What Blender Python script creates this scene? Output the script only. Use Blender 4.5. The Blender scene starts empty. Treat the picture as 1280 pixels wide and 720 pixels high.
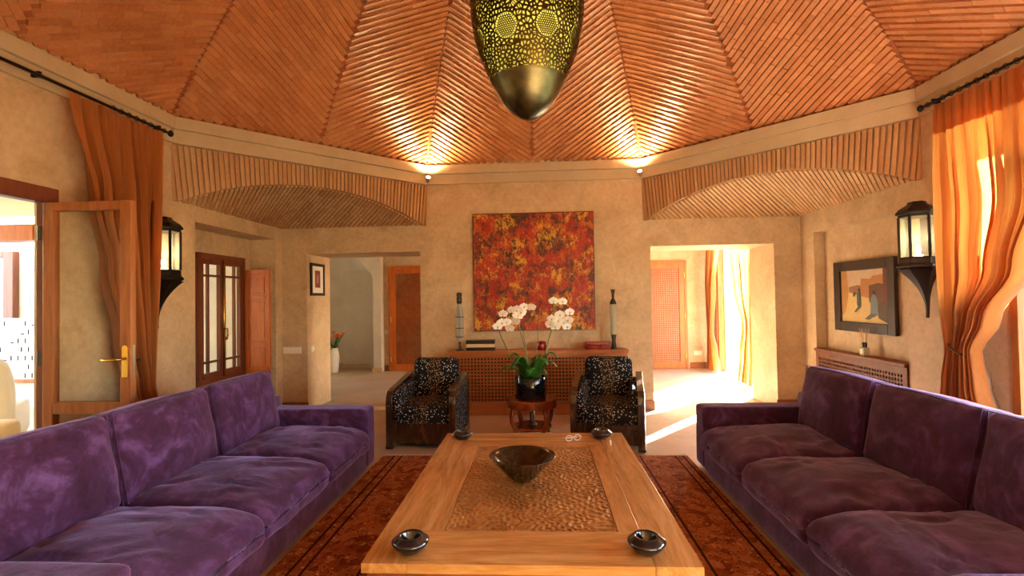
import bpy, bmesh, math, random
from mathutils import Vector, Matrix, Euler, noise
from mathutils.geometry import delaunay_2d_cdt
random.seed(7)
S = bpy.context.scene
COL = S.collection
PI = math.pi
R = math.radians

# ------------------------------------------------------------------ camera, sky, sun, exposure
def srgb(r, g, b):
    f = lambda c: (c/12.92 if c <= .04045 else ((c+.055)/1.055)**2.4)
    return (f(r/255), f(g/255), f(b/255), 1)

cam = bpy.data.objects.new('camera', bpy.data.cameras.new('camera'))
COL.objects.link(cam)
cam.data.sensor_width = 36
cam.data.lens = 612.9/1280*36
cam.data.clip_start = .02
_y, _p, _r = .0533, .0201, .0169
_f = Vector((-math.sin(_y), math.cos(_y), 0)); _rt = Vector((math.cos(_y), math.sin(_y), 0)); _u = Vector((0, 0, 1))
_f2 = _f*math.cos(_p)+_u*math.sin(_p); _u2 = _u*math.cos(_p)-_f*math.sin(_p)
_r3 = _rt*math.cos(_r)-_u2*math.sin(_r); _u3 = _u2*math.cos(_r)+_rt*math.sin(_r)
CAM = Vector((.043, 0, 1.455))
cam.matrix_world = Matrix(((_r3.x, _u3.x, -_f2.x, CAM.x), (_r3.y, _u3.y, -_f2.y, CAM.y), (_r3.z, _u3.z, -_f2.z, CAM.z), (0, 0, 0, 1)))
S.camera = cam
def project(P):
    d = Vector(P)-CAM
    w = d.dot(_f2)
    return 640+612.9*d.dot(_r3)/w, 360-612.9*d.dot(_u3)/w, w

world = bpy.data.worlds.new('sky'); S.world = world; world.use_nodes = True
wn = world.node_tree.nodes; wl = world.node_tree.links
sky = wn.new('ShaderNodeTexSky'); sky.sky_type = 'NISHITA'; sky.sun_disc = False
sky.sun_elevation = R(24); sky.sun_rotation = R(42); sky.air_density = 1.2; sky.dust_density = 1.5
wn['Background'].inputs[1].default_value = .9
wl.new(sky.outputs[0], wn['Background'].inputs[0])

sd = bpy.data.lights.new('sun', 'SUN'); sun = bpy.data.objects.new('sun', sd); COL.objects.link(sun)
sd.energy = 34; sd.angle = R(.6); sd.color = (.80, .91, 1)
sun.rotation_euler = Vector((-.67, -.74, -.43)).to_track_quat('-Z', 'Y').to_euler()

def portal(loc, direction, sx, sy):
    a = bpy.data.lights.new('sky_portal', 'AREA'); a.shape = 'RECTANGLE'; a.size = sx; a.size_y = sy
    a.cycles.is_portal = True
    o = bpy.data.objects.new('sky_portal', a); COL.objects.link(o); o.location = loc
    o.rotation_euler = Vector(direction).to_track_quat('-Z', 'Y').to_euler()

S.view_settings.view_transform = 'Standard'; S.view_settings.look = 'None'
S.view_settings.exposure = 2.0; S.view_settings.gamma = 1; S.view_settings.use_curve_mapping = False
S.cycles.max_bounces = 10; S.cycles.diffuse_bounces = 6; S.cycles.glossy_bounces = 4
S.cycles.transmission_bounces = 8; S.cycles.transparent_max_bounces = 12
S.cycles.sample_clamp_indirect = 6; S.cycles.caustics_reflective = False; S.cycles.caustics_refractive = False
S.cycles.use_denoising = True

# ------------------------------------------------------------------ materials
class N:
    def __init__(s, name):
        s.m = bpy.data.materials.new(name); s.m.use_nodes = True
        s.t = s.m.node_tree; s.b = s.t.nodes['Principled BSDF']; s.out = s.t.nodes['Material Output']
    def n(s, typ, **kw):
        x = s.t.nodes.new('ShaderNode'+typ)
        for k, v in kw.items():
            if k.startswith('i_'):
                x.inputs[k[2:].replace('_', ' ')].default_value = v
            else: setattr(x, k, v)
        return x
    def l(s, a, b): s.t.links.new(a, b)
    def set(s, **kw):
        for k, v in kw.items(): s.b.inputs[k.replace('_', ' ')].default_value = v
    def coord(s, kind='Object', scale=(1, 1, 1)):
        tc = s.n('TexCoord'); mp = s.n('Mapping'); mp.inputs['Scale'].default_value = scale
        s.l(tc.outputs[kind], mp.inputs[0]); return mp.outputs[0]
    def world(s, scale=(1, 1, 1)):
        g = s.n('NewGeometry'); mp = s.n('Mapping'); mp.inputs['Scale'].default_value = scale
        s.l(g.outputs['Position'], mp.inputs[0]); return mp.outputs[0]
    def noise(s, vec, scale, detail=4, rough=.55, dist=0):
        x = s.n('TexNoise', i_Scale=scale, i_Detail=detail, i_Roughness=rough, i_Distortion=dist)
        s.l(vec, x.inputs['Vector']); return x.outputs['Fac']
    def ramp(s, fac, stops, interp='LINEAR'):
        x = s.n('ValToRGB'); cr = x.color_ramp; cr.interpolation = interp
        while len(cr.elements) < len(stops): cr.elements.new(.5)
        for e, (p, c) in zip(cr.elements, stops):
            e.position = p; e.color = c if len(c) == 4 else (*c, 1)
        s.l(fac, x.inputs[0]); return x.outputs['Color']
    def mix(s, fac, a, b, blend='MIX'):
        x = s.n('MixRGB', blend_type=blend)
        for i, v in ((0, fac), (1, a), (2, b)):
            if hasattr(v, 'is_output'): s.l(v, x.inputs[i])
            else: x.inputs[i].default_value = v
        return x.outputs[0]
    def math(s, op, a, b=0.):
        x = s.n('Math', operation=op)
        for i, v in ((0, a), (1, b)):
            if hasattr(v, 'is_output'): s.l(v, x.inputs[i])
            else: x.inputs[i].default_value = v
        return x.outputs[0]
    def sep(s, vec):
        x = s.n('SeparateXYZ'); s.l(vec, x.inputs[0]); return x.outputs
    def color(s, c): s.l(c, s.b.inputs['Base Color'])
    def bump(s, h, strength=.3, dist=.01):
        x = s.n('Bump', i_Strength=strength, i_Distance=dist); s.l(h, x.inputs['Height']); s.l(x.outputs[0], s.b.inputs['Normal'])

M = {}
def plain(name, c, rough=.5, metal=0., **kw):
    x = N(name); x.set(Base_Color=c if len(c) == 4 else (*c, 1), Roughness=rough, Metallic=metal, **kw); M[name] = x.m; return x.m

def mottled(name, stops, scale=3, rough=.7, bump=.15, bscale=40, fine=.25, bd=.006, spec=.5):
    x = N(name); w = x.world()
    a = x.noise(w, scale, 6, .6, .6); b = x.noise(w, scale*9, 5, .6)
    f = x.math('ADD', x.math('MULTIPLY', a, 1-fine), x.math('MULTIPLY', b, fine))
    x.color(x.ramp(f, stops)); x.set(Roughness=rough); x.b.inputs['Specular IOR Level'].default_value = spec
    if bump: x.bump(x.noise(w, bscale, 4), bump, bd)
    M[name] = x.m; return x

mottled('plaster', [(.3, srgb(174, 148, 112)), (.5, srgb(202, 176, 140)), (.7, srgb(222, 200, 166))], 2.6, .5, .3, 26, .38)
mottled('cornice_plaster', [(.3, srgb(184, 164, 132)), (.7, srgb(204, 186, 154))], 2.5, .6, .12, 30)
mottled('pale_plaster', [(.3, srgb(190, 182, 168)), (.7, srgb(212, 204, 192))], 2.0, .7, .1, 30)
mottled('cream_wall', [(.3, srgb(238, 218, 172)), (.7, srgb(246, 228, 190))], 2.0, .8, .05, 30)
mottled('floor_stone', [(.25, srgb(164, 140, 112)), (.5, srgb(188, 166, 140)), (.75, srgb(204, 184, 160))], 1.6, .42, .08, 25, .3)
mottled('base_tile', [(.3, srgb(172, 146, 112)), (.7, srgb(205, 184, 150))], 9, .5, .1, 40)
mottled('terracotta_base', [(.3, srgb(128, 76, 46)), (.7, srgb(160, 100, 62))], 9, .5, .1, 40)

def brick_mat(name, cols, vor, rough, spec=.5):
    x = N(name); w = x.world()
    oi = x.n('ObjectInfo'); at = x.n('Attribute', attribute_name='tint')
    r = x.math('FRACT', x.math('ADD', oi.outputs['Random'], at.outputs['Fac']))
    n1 = x.noise(w, 1.3, 4, .6); n2 = x.noise(w, 38, 4, .6)
    f = x.math('ADD', x.math('ADD', x.math('MULTIPLY', r, .2), x.math('MULTIPLY', n1, .42)), x.math('MULTIPLY', n2, .38))
    x.color(x.ramp(f, cols)); x.set(Roughness=rough); x.b.inputs['Specular IOR Level'].default_value = spec
    x.bump(n2, .35, .006); M[name] = x.m
brick_mat('brick', [(.22, srgb(150, 88, 50)), (.45, srgb(190, 124, 78)), (.62, srgb(204, 142, 96)), (.8, srgb(218, 164, 120))], 7, .36, .6)
brick_mat('arch_brick', [(.22, srgb(164, 122, 80)), (.5, srgb(190, 150, 104)), (.8, srgb(208, 176, 134))], 9, .6)
plain('mortar', srgb(160, 92, 54), .85)
plain('arch_mortar', srgb(176, 144, 102), .85)

def wood(name, c0, c1, c2, scale=(1, 12, 12), rough=.38, kind='Object', nscale=2.2, coat=.0):
    x = N(name); v = x.coord(kind, scale)
    a = x.noise(v, nscale, 6, .6, 1.2); b = x.noise(v, nscale*6, 4, .6, .3)
    f = x.math('ADD', x.math('MULTIPLY', a, .75), x.math('MULTIPLY', b, .25))
    x.color(x.ramp(f, [(.28, c0), (.5, c1), (.72, c2)])); x.set(Roughness=rough, Coat_Weight=coat, Coat_Roughness=.2)
    x.bump(b, .08, .004); M[name] = x.m
wood('table_wood_y', srgb(138, 92, 46), srgb(188, 138, 78), srgb(212, 170, 112), (7, .8, 7), .2, 'Object', 1.9)
wood('table_wood_x', srgb(138, 92, 46), srgb(188, 138, 78), srgb(214, 172, 114), (.8, 7, 7), .2, 'Object', 1.9)
wood('apron_wood', srgb(96, 44, 18), srgb(130, 66, 28), srgb(150, 82, 40), (1, 9, 9), .4)
wood('door_wood', srgb(124, 70, 30), srgb(156, 94, 46), srgb(176, 114, 62), (10, 10, 1), .4)
wood('amber_wood', srgb(158, 76, 20), srgb(188, 98, 32), srgb(204, 120, 48), (8, 8, 1), .38)
wood('frame_wood', srgb(84, 36, 18), srgb(112, 52, 26), srgb(130, 66, 36), (9, 9, 1), .45)
wood('cabinet_wood', srgb(136, 70, 28), srgb(168, 94, 42), srgb(190, 114, 56), (1, 9, 9), .36)
wood('lattice_wood', srgb(140, 68, 26), srgb(168, 88, 36), srgb(186, 106, 50), (4, 9, 4), .45)
wood('dark_lattice_wood', srgb(92, 48, 24), srgb(122, 68, 36), srgb(138, 82, 46), (4, 9, 4), .5)
wood('walnut', srgb(34, 20, 12), srgb(56, 34, 18), srgb(84, 54, 30), (7, 7, 1.5), .22, 'Object', 1.6, .5)
wood('burl_wood', srgb(84, 34, 14), srgb(132, 62, 26), srgb(164, 88, 42), (3, 3, 3), .2, 'Object', 3, .6)
wood('picture_frame_wood', srgb(30, 20, 14), srgb(44, 31, 22), srgb(58, 42, 30), (4, 4, 4), .45)

x = N('carved_wood'); v = x.coord('Object', (1, 1, 1))
a = x.noise(v, 3, 5, .6); b = x.noise(v, 60, 3, .6)
x.color(x.ramp(x.math('ADD', x.math('MULTIPLY', a, .6), x.math('MULTIPLY', b, .4)), [(.3, srgb(116, 76, 36)), (.5, srgb(158, 112, 58)), (.7, srgb(190, 146, 88))]))
x.set(Roughness=.3); M['carved_wood'] = x.m

# purple suede with brushed nap patches
x = N('purple_suede'); v = x.coord('Object')
a = x.noise(v, 3.2, 5, .6, 1.8); b = x.noise(v, 14, 4, .6, .8)
f = x.math('ADD', x.math('MULTIPLY', a, .75), x.math('MULTIPLY', b, .25))
x.color(x.ramp(f, [(.3, srgb(40, 15, 33)), (.5, srgb(66, 36, 72)), (.7, srgb(104, 74, 132))]))
x.set(Roughness=.85, Sheen_Weight=.65, Sheen_Roughness=.4, Sheen_Tint=srgb(190, 170, 235)); x.b.inputs['Specular IOR Level'].default_value = .15
x.bump(x.noise(v, 9, 5, .6, 1.0), .25, .02); M['purple_suede'] = x.m

# black upholstery with cream spots, tan clusters down the middle
x = N('spotted_fabric'); v = x.coord('Object')
vo = x.n('TexVoronoi', i_Scale=46, i_Randomness=.9); x.l(v, vo.inputs['Vector'])
sp = x.math('LESS_THAN', vo.outputs['Distance'], .26)
vo2 = x.n('TexVoronoi', i_Scale=74, i_Randomness=1); x.l(v, vo2.inputs['Vector'])
sp2 = x.math('LESS_THAN', vo2.outputs['Distance'], .33)
xs = x.sep(v)
band = x.math('LESS_THAN', x.math('ADD', x.math('ABSOLUTE', xs[0]), x.math('MULTIPLY', x.noise(v, 9), .10)), .115)
base = x.mix(sp, (.006, .006, .008, 1), srgb(200, 196, 184))
bandc = x.mix(sp2, (.012, .009, .006, 1), srgb(176, 146, 108))
x.color(x.mix(band, base, bandc)); x.set(Roughness=.8); x.b.inputs['Specular IOR Level'].default_value = .2; M['spotted_fabric'] = x.m

def curtain_mat(name, c, tr):
    x = N(name); v = x.coord('Object', (60, 60, 3))
    n = x.noise(v, 2, 3)
    colr = x.ramp(n, [(.3, tuple(q*.85 for q in c[:3])), (.7, c)])
    x.color(colr); x.set(Roughness=.6, Sheen_Weight=.3)
    t = x.n('BsdfTranslucent'); x.l(colr, t.inputs[0]); mx = x.n('MixShader'); mx.inputs[0].default_value = tr
    x.l(x.b.outputs[0], mx.inputs[1]); x.l(t.outputs[0], mx.inputs[2]); x.l(mx.outputs[0], x.out.inputs[0]); M[name] = x.m
curtain_mat('orange_curtain', srgb(200, 126, 60), .5)

# oriental rug
x = N('rug_pile'); v = x.coord('Object')
vo = x.n('TexVoronoi', i_Scale=16, i_Randomness=1); x.l(v, vo.inputs['Vector'])
vo2 = x.n('TexVoronoi', i_Scale=34, i_Randomness=1); x.l(v, vo2.inputs['Vector'])
n1 = x.noise(v, 7, 5, .65, 1.0); n2 = x.noise(v, 30, 4, .7)
c = x.ramp(x.math('ADD', x.math('MULTIPLY', x.sep(vo.outputs['Color'])[0], .5), x.math('MULTIPLY', n1, .5)),
           [(.2, srgb(104, 46, 28)), (.42, srgb(142, 80, 46)), (.6, srgb(164, 106, 68)), (.8, srgb(130, 66, 42))])
c = x.mix(x.math('LESS_THAN', vo2.outputs['Distance'], .22), c, srgb(60, 34, 34))
c = x.mix(x.math('GREATER_THAN', n2, .62), c, srgb(196, 150, 112))
xs = x.sep(v)
ax = x.math('ABSOLUTE', xs[0])
for p in (.86, .93, 1.24, 1.31):
    c = x.mix(x.math('LESS_THAN', x.math('ABSOLUTE', x.math('SUBTRACT', ax, p)), .008), c, srgb(54, 26, 24))
x.color(c); x.set(Roughness=.95); x.b.inputs['Specular IOR Level'].default_value = .1; x.bump(n2, .6, .01); M['rug_pile'] = x.m

# abstract canvas
x = N('abstract_paint'); v = x.coord('Object', (1, 1, .7))
def shifted(px, py, pz, sc, rough=.72, det=9):
    mp = x.n('Mapping'); mp.inputs['Location'].default_value = (px, py, pz); x.l(v, mp.inputs[0]); return x.noise(mp.outputs[0], sc, det, rough, .15)
bw = lambda a, b: [(a, (0, 0, 0)), (b, (1, 1, 1))]
c = x.ramp(shifted(0, 0, 0, 3.4), [(.32, srgb(92, 20, 18)), (.42, srgb(160, 30, 20)), (.5, srgb(186, 46, 26)), (.58, srgb(140, 48, 26)), (.7, srgb(96, 28, 26))])
c = x.mix(x.ramp(shifted(9, 4, 2, 5.5, .8), bw(.49, .56)), c, srgb(84, 40, 24))
c = x.mix(x.ramp(shifted(3, 1, 7, 7.5, .8), bw(.52, .58)), c, srgb(196, 96, 28))
c = x.mix(x.ramp(shifted(13, 5, 2.1, 5.2, .84), bw(.525, .57)), c, srgb(214, 160, 46))
c = x.mix(x.ramp(shifted(21, 3, 6, 7.0, .85), bw(.535, .585)), c, srgb(50, 42, 24))
c = x.mix(x.ramp(shifted(5, 8, 9, 11, .85), bw(.57, .62)), c, srgb(186, 32, 22))
x.color(c); x.set(Roughness=.5); x.bump(shifted(0, 2, 0, 16), .4, .006); M['abstract_paint'] = x.m

# flat-colour paint read from a face attribute (small framed pictures)
x = N('picture_print'); at = x.n('Attribute', attribute_name='tint'); n = x.noise(x.coord('Object'), 26, 5, .7)
x.color(x.mix(.35, at.outputs['Color'], x.mix(n, (.05, .04, .03, 1), (.9, .85, .75, 1)), 'OVERLAY')); x.set(Roughness=.45); M['picture_print'] = x.m

x = N('brass_pierced'); v = x.coord('Object'); n = x.noise(v, 5, 5, .6)
x.color(x.ramp(n, [(.3, srgb(60, 44, 20)), (.7, srgb(104, 84, 44))])); x.set(Metallic=1, Roughness=.34); M['brass_pierced'] = x.m
x = N('brass_cap'); v = x.coord('Object'); n = x.noise(v, 6, 5, .65)
x.color(x.ramp(n, [(.3, srgb(72, 66, 44)), (.7, srgb(120, 110, 76))])); x.set(Metallic=1, Roughness=.36); M['brass_cap'] = x.m
x = N('lantern_glow_liner'); x.set(Base_Color=srgb(190, 184, 96), Roughness=.8)
t = x.n('BsdfTranslucent'); t.inputs[0].default_value = srgb(200, 192, 96); mx = x.n('MixShader'); mx.inputs[0].default_value = .6
x.l(x.b.outputs[0], mx.inputs[1]); x.l(t.outputs[0], mx.inputs[2]); x.l(mx.outputs[0], x.out.inputs[0]); M['lantern_glow_liner'] = x.m

def glass(name, tint=(1, 1, 1, 1), rough=.02):
    x = N(name); t = x.n('BsdfTransparent'); t.inputs[0].default_value = tint
    g = x.n('BsdfGlossy'); g.inputs['Roughness'].default_value = rough
    lw = x.n('LayerWeight'); fr = x.math('ADD', x.math('MULTIPLY', x.math('POWER', lw.outputs['Facing'], 5.), .9), .014); mx = x.n('MixShader')
    x.l(fr, mx.inputs[0]); x.l(t.outputs[0], mx.inputs[1]); x.l(g.outputs[0], mx.inputs[2]); x.l(mx.outputs[0], x.out.inputs[0]); M[name] = x.m
glass('pane_glass', (.96, .97, .95, 1))
def frosted(name, c, f):
    glass(name, c); m = M[name]; nt = m.node_tree; out = nt.nodes['Material Output']; old = out.inputs[0].links[0].from_socket
    mx = nt.nodes.new('ShaderNodeMixShader'); mx.inputs[0].default_value = f; ad = nt.nodes.new('ShaderNodeMixShader')
    d = nt.nodes.new('ShaderNodeBsdfDiffuse'); t = nt.nodes.new('ShaderNodeBsdfTranslucent'); d.inputs[0].default_value = c; t.inputs[0].default_value = c
    nt.links.new(d.outputs[0], ad.inputs[1]); nt.links.new(t.outputs[0], ad.inputs[2]); nt.links.new(old, mx.inputs[1]); nt.links.new(ad.outputs[0], mx.inputs[2]); nt.links.new(mx.outputs[0], out.inputs[0])
frosted('lamp_glass', (.93, .90, .74, 1), .22); frosted('bottle_glass', (.86, .88, .84, 1), .4)
def emit(name, c, st):
    x = N(name); e = x.n('Emission'); e.inputs[0].default_value = c; e.inputs[1].default_value = st; x.l(e.outputs[0], x.out.inputs[0]); M[name] = x.m
emit('bulb', (1, .78, .42, 1), 30); emit('candle_bulb', (1, .85, .55, 1), 5)
plain('iron', srgb(34, 27, 24), .4, .6); plain('black_iron', srgb(24, 22, 22), .5, .4)
plain('polished_brass', srgb(206, 170, 84), .25, 1); plain('steel', srgb(180, 180, 176), .3, 1)
plain('black_glaze', srgb(20, 24, 34), .12, 0, Coat_Weight=.8); plain('black_gloss', (.006, .006, .007, 1), .08)
mottled('bowl_horn', [(.3, srgb(26, 18, 12)), (.6, srgb(58, 40, 22)), (.8, srgb(96, 70, 40))], 14, .07, 0)
plain('white_plastic', srgb(232, 228, 218), .4); plain('white_slip', srgb(236, 232, 224), .85); plain('cream_slip', srgb(230, 208, 170), .85)
plain('white_paint', srgb(238, 240, 240), .7); plain('dark_slot', srgb(40, 42, 46), .8)
plain('red_lacquer', srgb(138, 22, 22), .25); plain('dark_lacquer', srgb(40, 18, 12), .3); plain('cream_band', srgb(220, 200, 160), .5)
plain('paper', srgb(240, 236, 226), .8); plain('soil', srgb(60, 44, 28), .95)
x = N('leaf_green'); v = x.coord('Object'); x.color(x.ramp(x.noise(v, 12), [(.3, srgb(26, 72, 16)), (.7, srgb(58, 118, 32))])); x.set(Roughness=.3); M['leaf_green'] = x.m
plain('stem_green', srgb(112, 124, 62), .5); plain('petal_white', srgb(248, 246, 240), .6, 0, Subsurface_Weight=.1); plain('petal_heart', srgb(226, 190, 90), .6)
plain('petal_orange', srgb(240, 110, 20), .6); plain('fringe_cotton', srgb(224, 216, 200), .9)
plain('tan_wick', srgb(204, 168, 116), .8); plain('amber_oil', srgb(214, 190, 140), .2); plain('twine', srgb(70, 58, 40), .8)
plain('tarnish', srgb(66, 58, 46), .45, .5); mottled('dark_back', [(.35, srgb(44, 28, 20)), (.65, srgb(92, 66, 50))], 2.5, .8, 0); plain('tile_grout', srgb(120, 100, 78), .9)

# ------------------------------------------------------------------ mesh builder
class MB:
    def __init__(s): s.v = []; s.f = []; s.mi = []; s.cur = 0
    def add(s, vs, fs, T=None):
        o = len(s.v)
        s.v += [tuple(T @ Vector(p)) if T else tuple(p) for p in vs]
        s.f += [tuple(i+o for i in f) for f in fs]; s.mi += [s.cur]*len(fs); return s
    def box(s, x0, x1, y0, y1, z0, z1, T=None):
        v = [(x0,y0,z0),(x1,y0,z0),(x1,y1,z0),(x0,y1,z0),(x0,y0,z1),(x1,y0,z1),(x1,y1,z1),(x0,y1,z1)]
        return s.add(v, [(0,3,2,1),(4,5,6,7),(0,1,5,4),(1,2,6,5),(2,3,7,6),(3,0,4,7)], T)
    def quad(s, a, b, c, d): return s.add([a, b, c, d], [(0,1,2,3)])
    def prism(s, poly, h0, h1, T=None):
        n = len(poly); v = [(x, y, h0) for x, y in poly]+[(x, y, h1) for x, y in poly]
        f = [tuple(range(n-1, -1, -1)), tuple(range(n, 2*n))]+[(i, (i+1) % n, n+(i+1) % n, n+i) for i in range(n)]
        return s.add(v, f, T)
    def lathe(s, prof, seg=32, T=None, cap=True):
        v = []; f = []
        for r, z in prof:
            for k in range(seg):
                a = 2*PI*k/seg; v.append((r*math.cos(a), r*math.sin(a), z))
        for j in range(len(prof)-1):
            for k in range(seg):
                k2 = (k+1) % seg; f.append((j*seg+k, j*seg+k2, (j+1)*seg+k2, (j+1)*seg+k))
        if cap:
            f.append(tuple(range(seg-1, -1, -1))); f.append(tuple((len(prof)-1)*seg+k for k in range(seg)))
        return s.add(v, f, T)
    def tube(s, pts, rad, seg=8, T=None, cap=True):
        pts = [Vector(p) for p in pts]; n = len(pts)
        rads = rad if isinstance(rad, (list, tuple)) else [rad]*n
        up = Vector((0, 0, 1)); v = []; f = []
        t0 = (pts[1]-pts[0]).normalized()
        if abs(t0.dot(up)) > .95: up = Vector((0, 1, 0))
        for i, p in enumerate(pts):
            t = (pts[min(i+1, n-1)]-pts[max(i-1, 0)]).normalized()
            a = t.cross(up).normalized(); b = a.cross(t).normalized(); up = b
            for k in range(seg):
                q = 2*PI*k/seg; v.append(p+(a*math.cos(q)+b*math.sin(q))*rads[i])
        for i in range(n-1):
            for k in range(seg):
                k2 = (k+1) % seg; f.append((i*seg+k, i*seg+k2, (i+1)*seg+k2, (i+1)*seg+k))
        if cap: f.append(tuple(range(seg-1, -1, -1))); f.append(tuple((n-1)*seg+k for k in range(seg)))
        return s.add(v, f, T)
    def sweep(s, path, sec, side):           # rectangular/any 2D section along a planar path; side = constant sideways vector
        path = [Vector(p) for p in path]; side = Vector(side).normalized(); n = len(path); m = len(sec); v = []; f = []
        for i, p in enumerate(path):
            t = (path[min(i+1, n-1)]-path[max(i-1, 0)]).normalized(); nn = side.cross(t).normalized()
            for a, b in sec: v.append(p+side*a+nn*b)
        for i in range(n-1):
            for k in range(m):
                k2 = (k+1) % m; f.append((i*m+k, i*m+k2, (i+1)*m+k2, (i+1)*m+k))
        f.append(tuple(range(m-1, -1, -1))); f.append(tuple((n-1)*m+k for k in range(m)))
        return s.add(v, f)
    def grid(s, fn, nu, nv, closed_u=False):
        v = []; f = []
        for j in range(nv+1):
            for i in range(nu+(0 if closed_u else 1)): v.append(fn(i/nu, j/nv))
        w = nu if closed_u else nu+1
        for j in range(nv):
            for i in range(nu):
                i2 = (i+1) % w; f.append((j*w+i, j*w+i2, (j+1)*w+i2, (j+1)*w+i))
        return s.add(v, f)
    def rbox(s, size, r, n=6, T=None, fn=None):
        h = [q/2 for q in size]; v = []; f = []; idx = {}
        def vert(p):
            k = tuple(round(q, 5) for q in p)
            if k in idx: return idx[k]
            q = Vector([p[i]*h[i] for i in range(3)])
            c = Vector([max(-h[i]+r, min(h[i]-r, q[i])) for i in range(3)])
            d = q-c
            if d.length > 1e-9: q = c+d.normalized()*r
            if fn: q = fn(q, p)
            idx[k] = len(v); v.append(q); return idx[k]
        # parameter lines crowd towards the edges so that the corners stay round
        ls = [-1+2*i/n for i in range(n+1)]
        ls = [math.copysign(abs(t)**.62, t) if t else 0 for t in ls]
        for ax in range(3):
            for sg in (-1, 1):
                for i in range(n):
                    for j in range(n):
                        q = []
                        for (a, b) in ((i, j), (i+1, j), (i+1, j+1), (i, j+1)):
                            p = [0, 0, 0]; p[ax] = sg; p[(ax+1) % 3] = ls[a]; p[(ax+2) % 3] = ls[b]; q.append(vert(p))
                        f.append(tuple(q) if sg > 0 else tuple(reversed(q)))
        return s.add(v, f, T)
    def build(s, name, mat, parent=None, smooth=False, bevel=0., loc=None, rot=None, auto=None):
        me = bpy.data.meshes.new(name); me.from_pydata(s.v, [], s.f)
        for m in (mat if isinstance(mat, (list, tuple)) else [mat]): me.materials.append(M[m] if isinstance(m, str) else m)
        if isinstance(mat, (list, tuple)):
            for p, i in zip(me.polygons, s.mi): p.material_index = i
        me.update()
        if smooth: me.polygons.foreach_set('use_smooth', [True]*len(me.polygons))
        if auto is not None: me.set_sharp_from_angle(angle=R(auto))
        o = bpy.data.objects.new(name, me); COL.objects.link(o)
        if parent: o.parent = parent
        if loc: o.location = loc
        if rot: o.rotation_euler = rot
        if bevel:
            b = o.modifiers.new('bevel', 'BEVEL'); b.width = bevel; b.segments = 2; b.limit_method = 'ANGLE'; b.angle_limit = R(40)
        return o

def tag(o, label=None, cat=None, group=None, kind=None):
    if label: o['label'] = label
    if cat: o['category'] = cat
    if group: o['group'] = group
    if kind: o['kind'] = kind
    return o
def thing(name, label, cat, loc=(0, 0, 0), rz=0, group=None):
    o = bpy.data.objects.new(name, None); COL.objects.link(o); o.location = loc; o.rotation_euler = (0, 0, rz); o.empty_display_size = .1
    return tag(o, label, cat, group)
def struct(name, label, loc=(0, 0, 0), rz=0):
    o = bpy.data.objects.new(name, None); COL.objects.link(o); o.location = loc; o.rotation_euler = (0, 0, rz); o.empty_display_size = .1
    return tag(o, label, kind='structure')
def kids(o): return [c for c in bpy.data.objects if c.parent == o]
def copy_tree(o, parent=None):
    c = o.copy(); COL.objects.link(c)
    if parent: c.parent = parent
    for ch in kids(o): copy_tree(ch, c)
    return c
def T(loc=(0, 0, 0), rot=(0, 0, 0), sc=(1, 1, 1)):
    return Matrix.Translation(loc) @ Euler(rot).to_matrix().to_4x4() @ Matrix.Diagonal((*sc, 1))

# ------------------------------------------------------------------ room shell
WX, WY, YF = 3.355, 6.345, -.375          # side walls, back wall, front wall
YC = 2.985                                # centre of the octagon
V8 = 1.39                                 # half side of the octagon
ZC = 3.2                                  # springing of the brick dome
SP = 2.42                                 # springing of the corner arches
def wall(name, label, boxes, mat='plaster', prisms=()):
    m = MB()
    for pr in prisms: m.prism(*pr)
    for b in boxes: m.box(*b)
    return tag(m.build(name, mat), label, kind='structure')

m = MB(); m.box(-10.5, 9.5, -2.5, 13, -.2, 0)
tag(m.build('floor', 'floor_stone'), 'warm beige stone floor running through the room', kind='structure')
BD = .72
wall('wall_back', 'tan polished plaster back wall with two wide openings', [
    (-3.9, -3.02, WY, WY+BD, 0, 3.1), (-1.495, 1.485, WY, WY+BD, 0, 3.3), (3.02, 3.9, WY, WY+BD, 0, 3.1),
    (-3.02, -1.495, WY, WY+BD, 2.085, 3.3), (1.485, 3.02, WY, WY+BD, 2.085, 3.3)])
TL = .42
wall('wall_left', 'tan plaster left wall with door opening and window niche', [
    (-WX-TL, -WX, YF, 1.0, 0, 3.3), (-WX-TL, -WX, 1.0, 3.2, 2.27, 3.3), 
    (-WX-TL, -WX, 4.69, 6.18, 2.265, 3.3), (-WX-TL, -WX, 6.18, WY, 0, 3.3),
    (-WX-TL, -3.69, 4.69, 5.15, 0, 2.265), (-WX-TL, -3.69, 6.04, 6.18, 0, 2.265),
    (-WX-TL, -3.69, 5.15, 6.04, 0, .52), (-WX-TL, -3.69, 5.15, 6.04, 2.02, 2.265)],
    prisms=[([(-WX, 3.2), (-WX, 4.69), (-WX-TL, 4.69), (-WX-TL, 3.66), (-3.425, 3.2)], 0, 3.3)])
wall('wall_right', 'tan plaster right wall with shallow niche and curtained opening', [
    (WX, WX+.3, YF, .3, 0, 3.3), (WX, WX+.3, .3, 2.9, 2.35, 3.3), (WX, WX+.3, 2.9, 3.62, 2.9, 3.3), (WX, WX+.3, 3.62, 4.17, 0, 1.35), (WX, WX+.3, 3.62, 4.17, 2.9, 3.3),
    (WX, WX+.3, 4.17, 4.6, 0, 3.3), (WX, WX+.3, 4.6, 6.06, 2.18, 3.3), (WX, WX+.3, 6.06, WY, 0, 3.3), (WX+.12, WX+.3, 4.6, 6.06, 0, 2.18)])
wall('wall_front', 'plain plaster wall behind the viewer', [
    (-3.9, 3.9, YF-.3, YF, 0, 3.3)])

octv = [(V8, WY), (WX, YC+V8), (WX, YC-V8), (V8, YF), (-V8, YF), (-WX, YC-V8), (-WX, YC+V8), (-V8, WY)]
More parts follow.
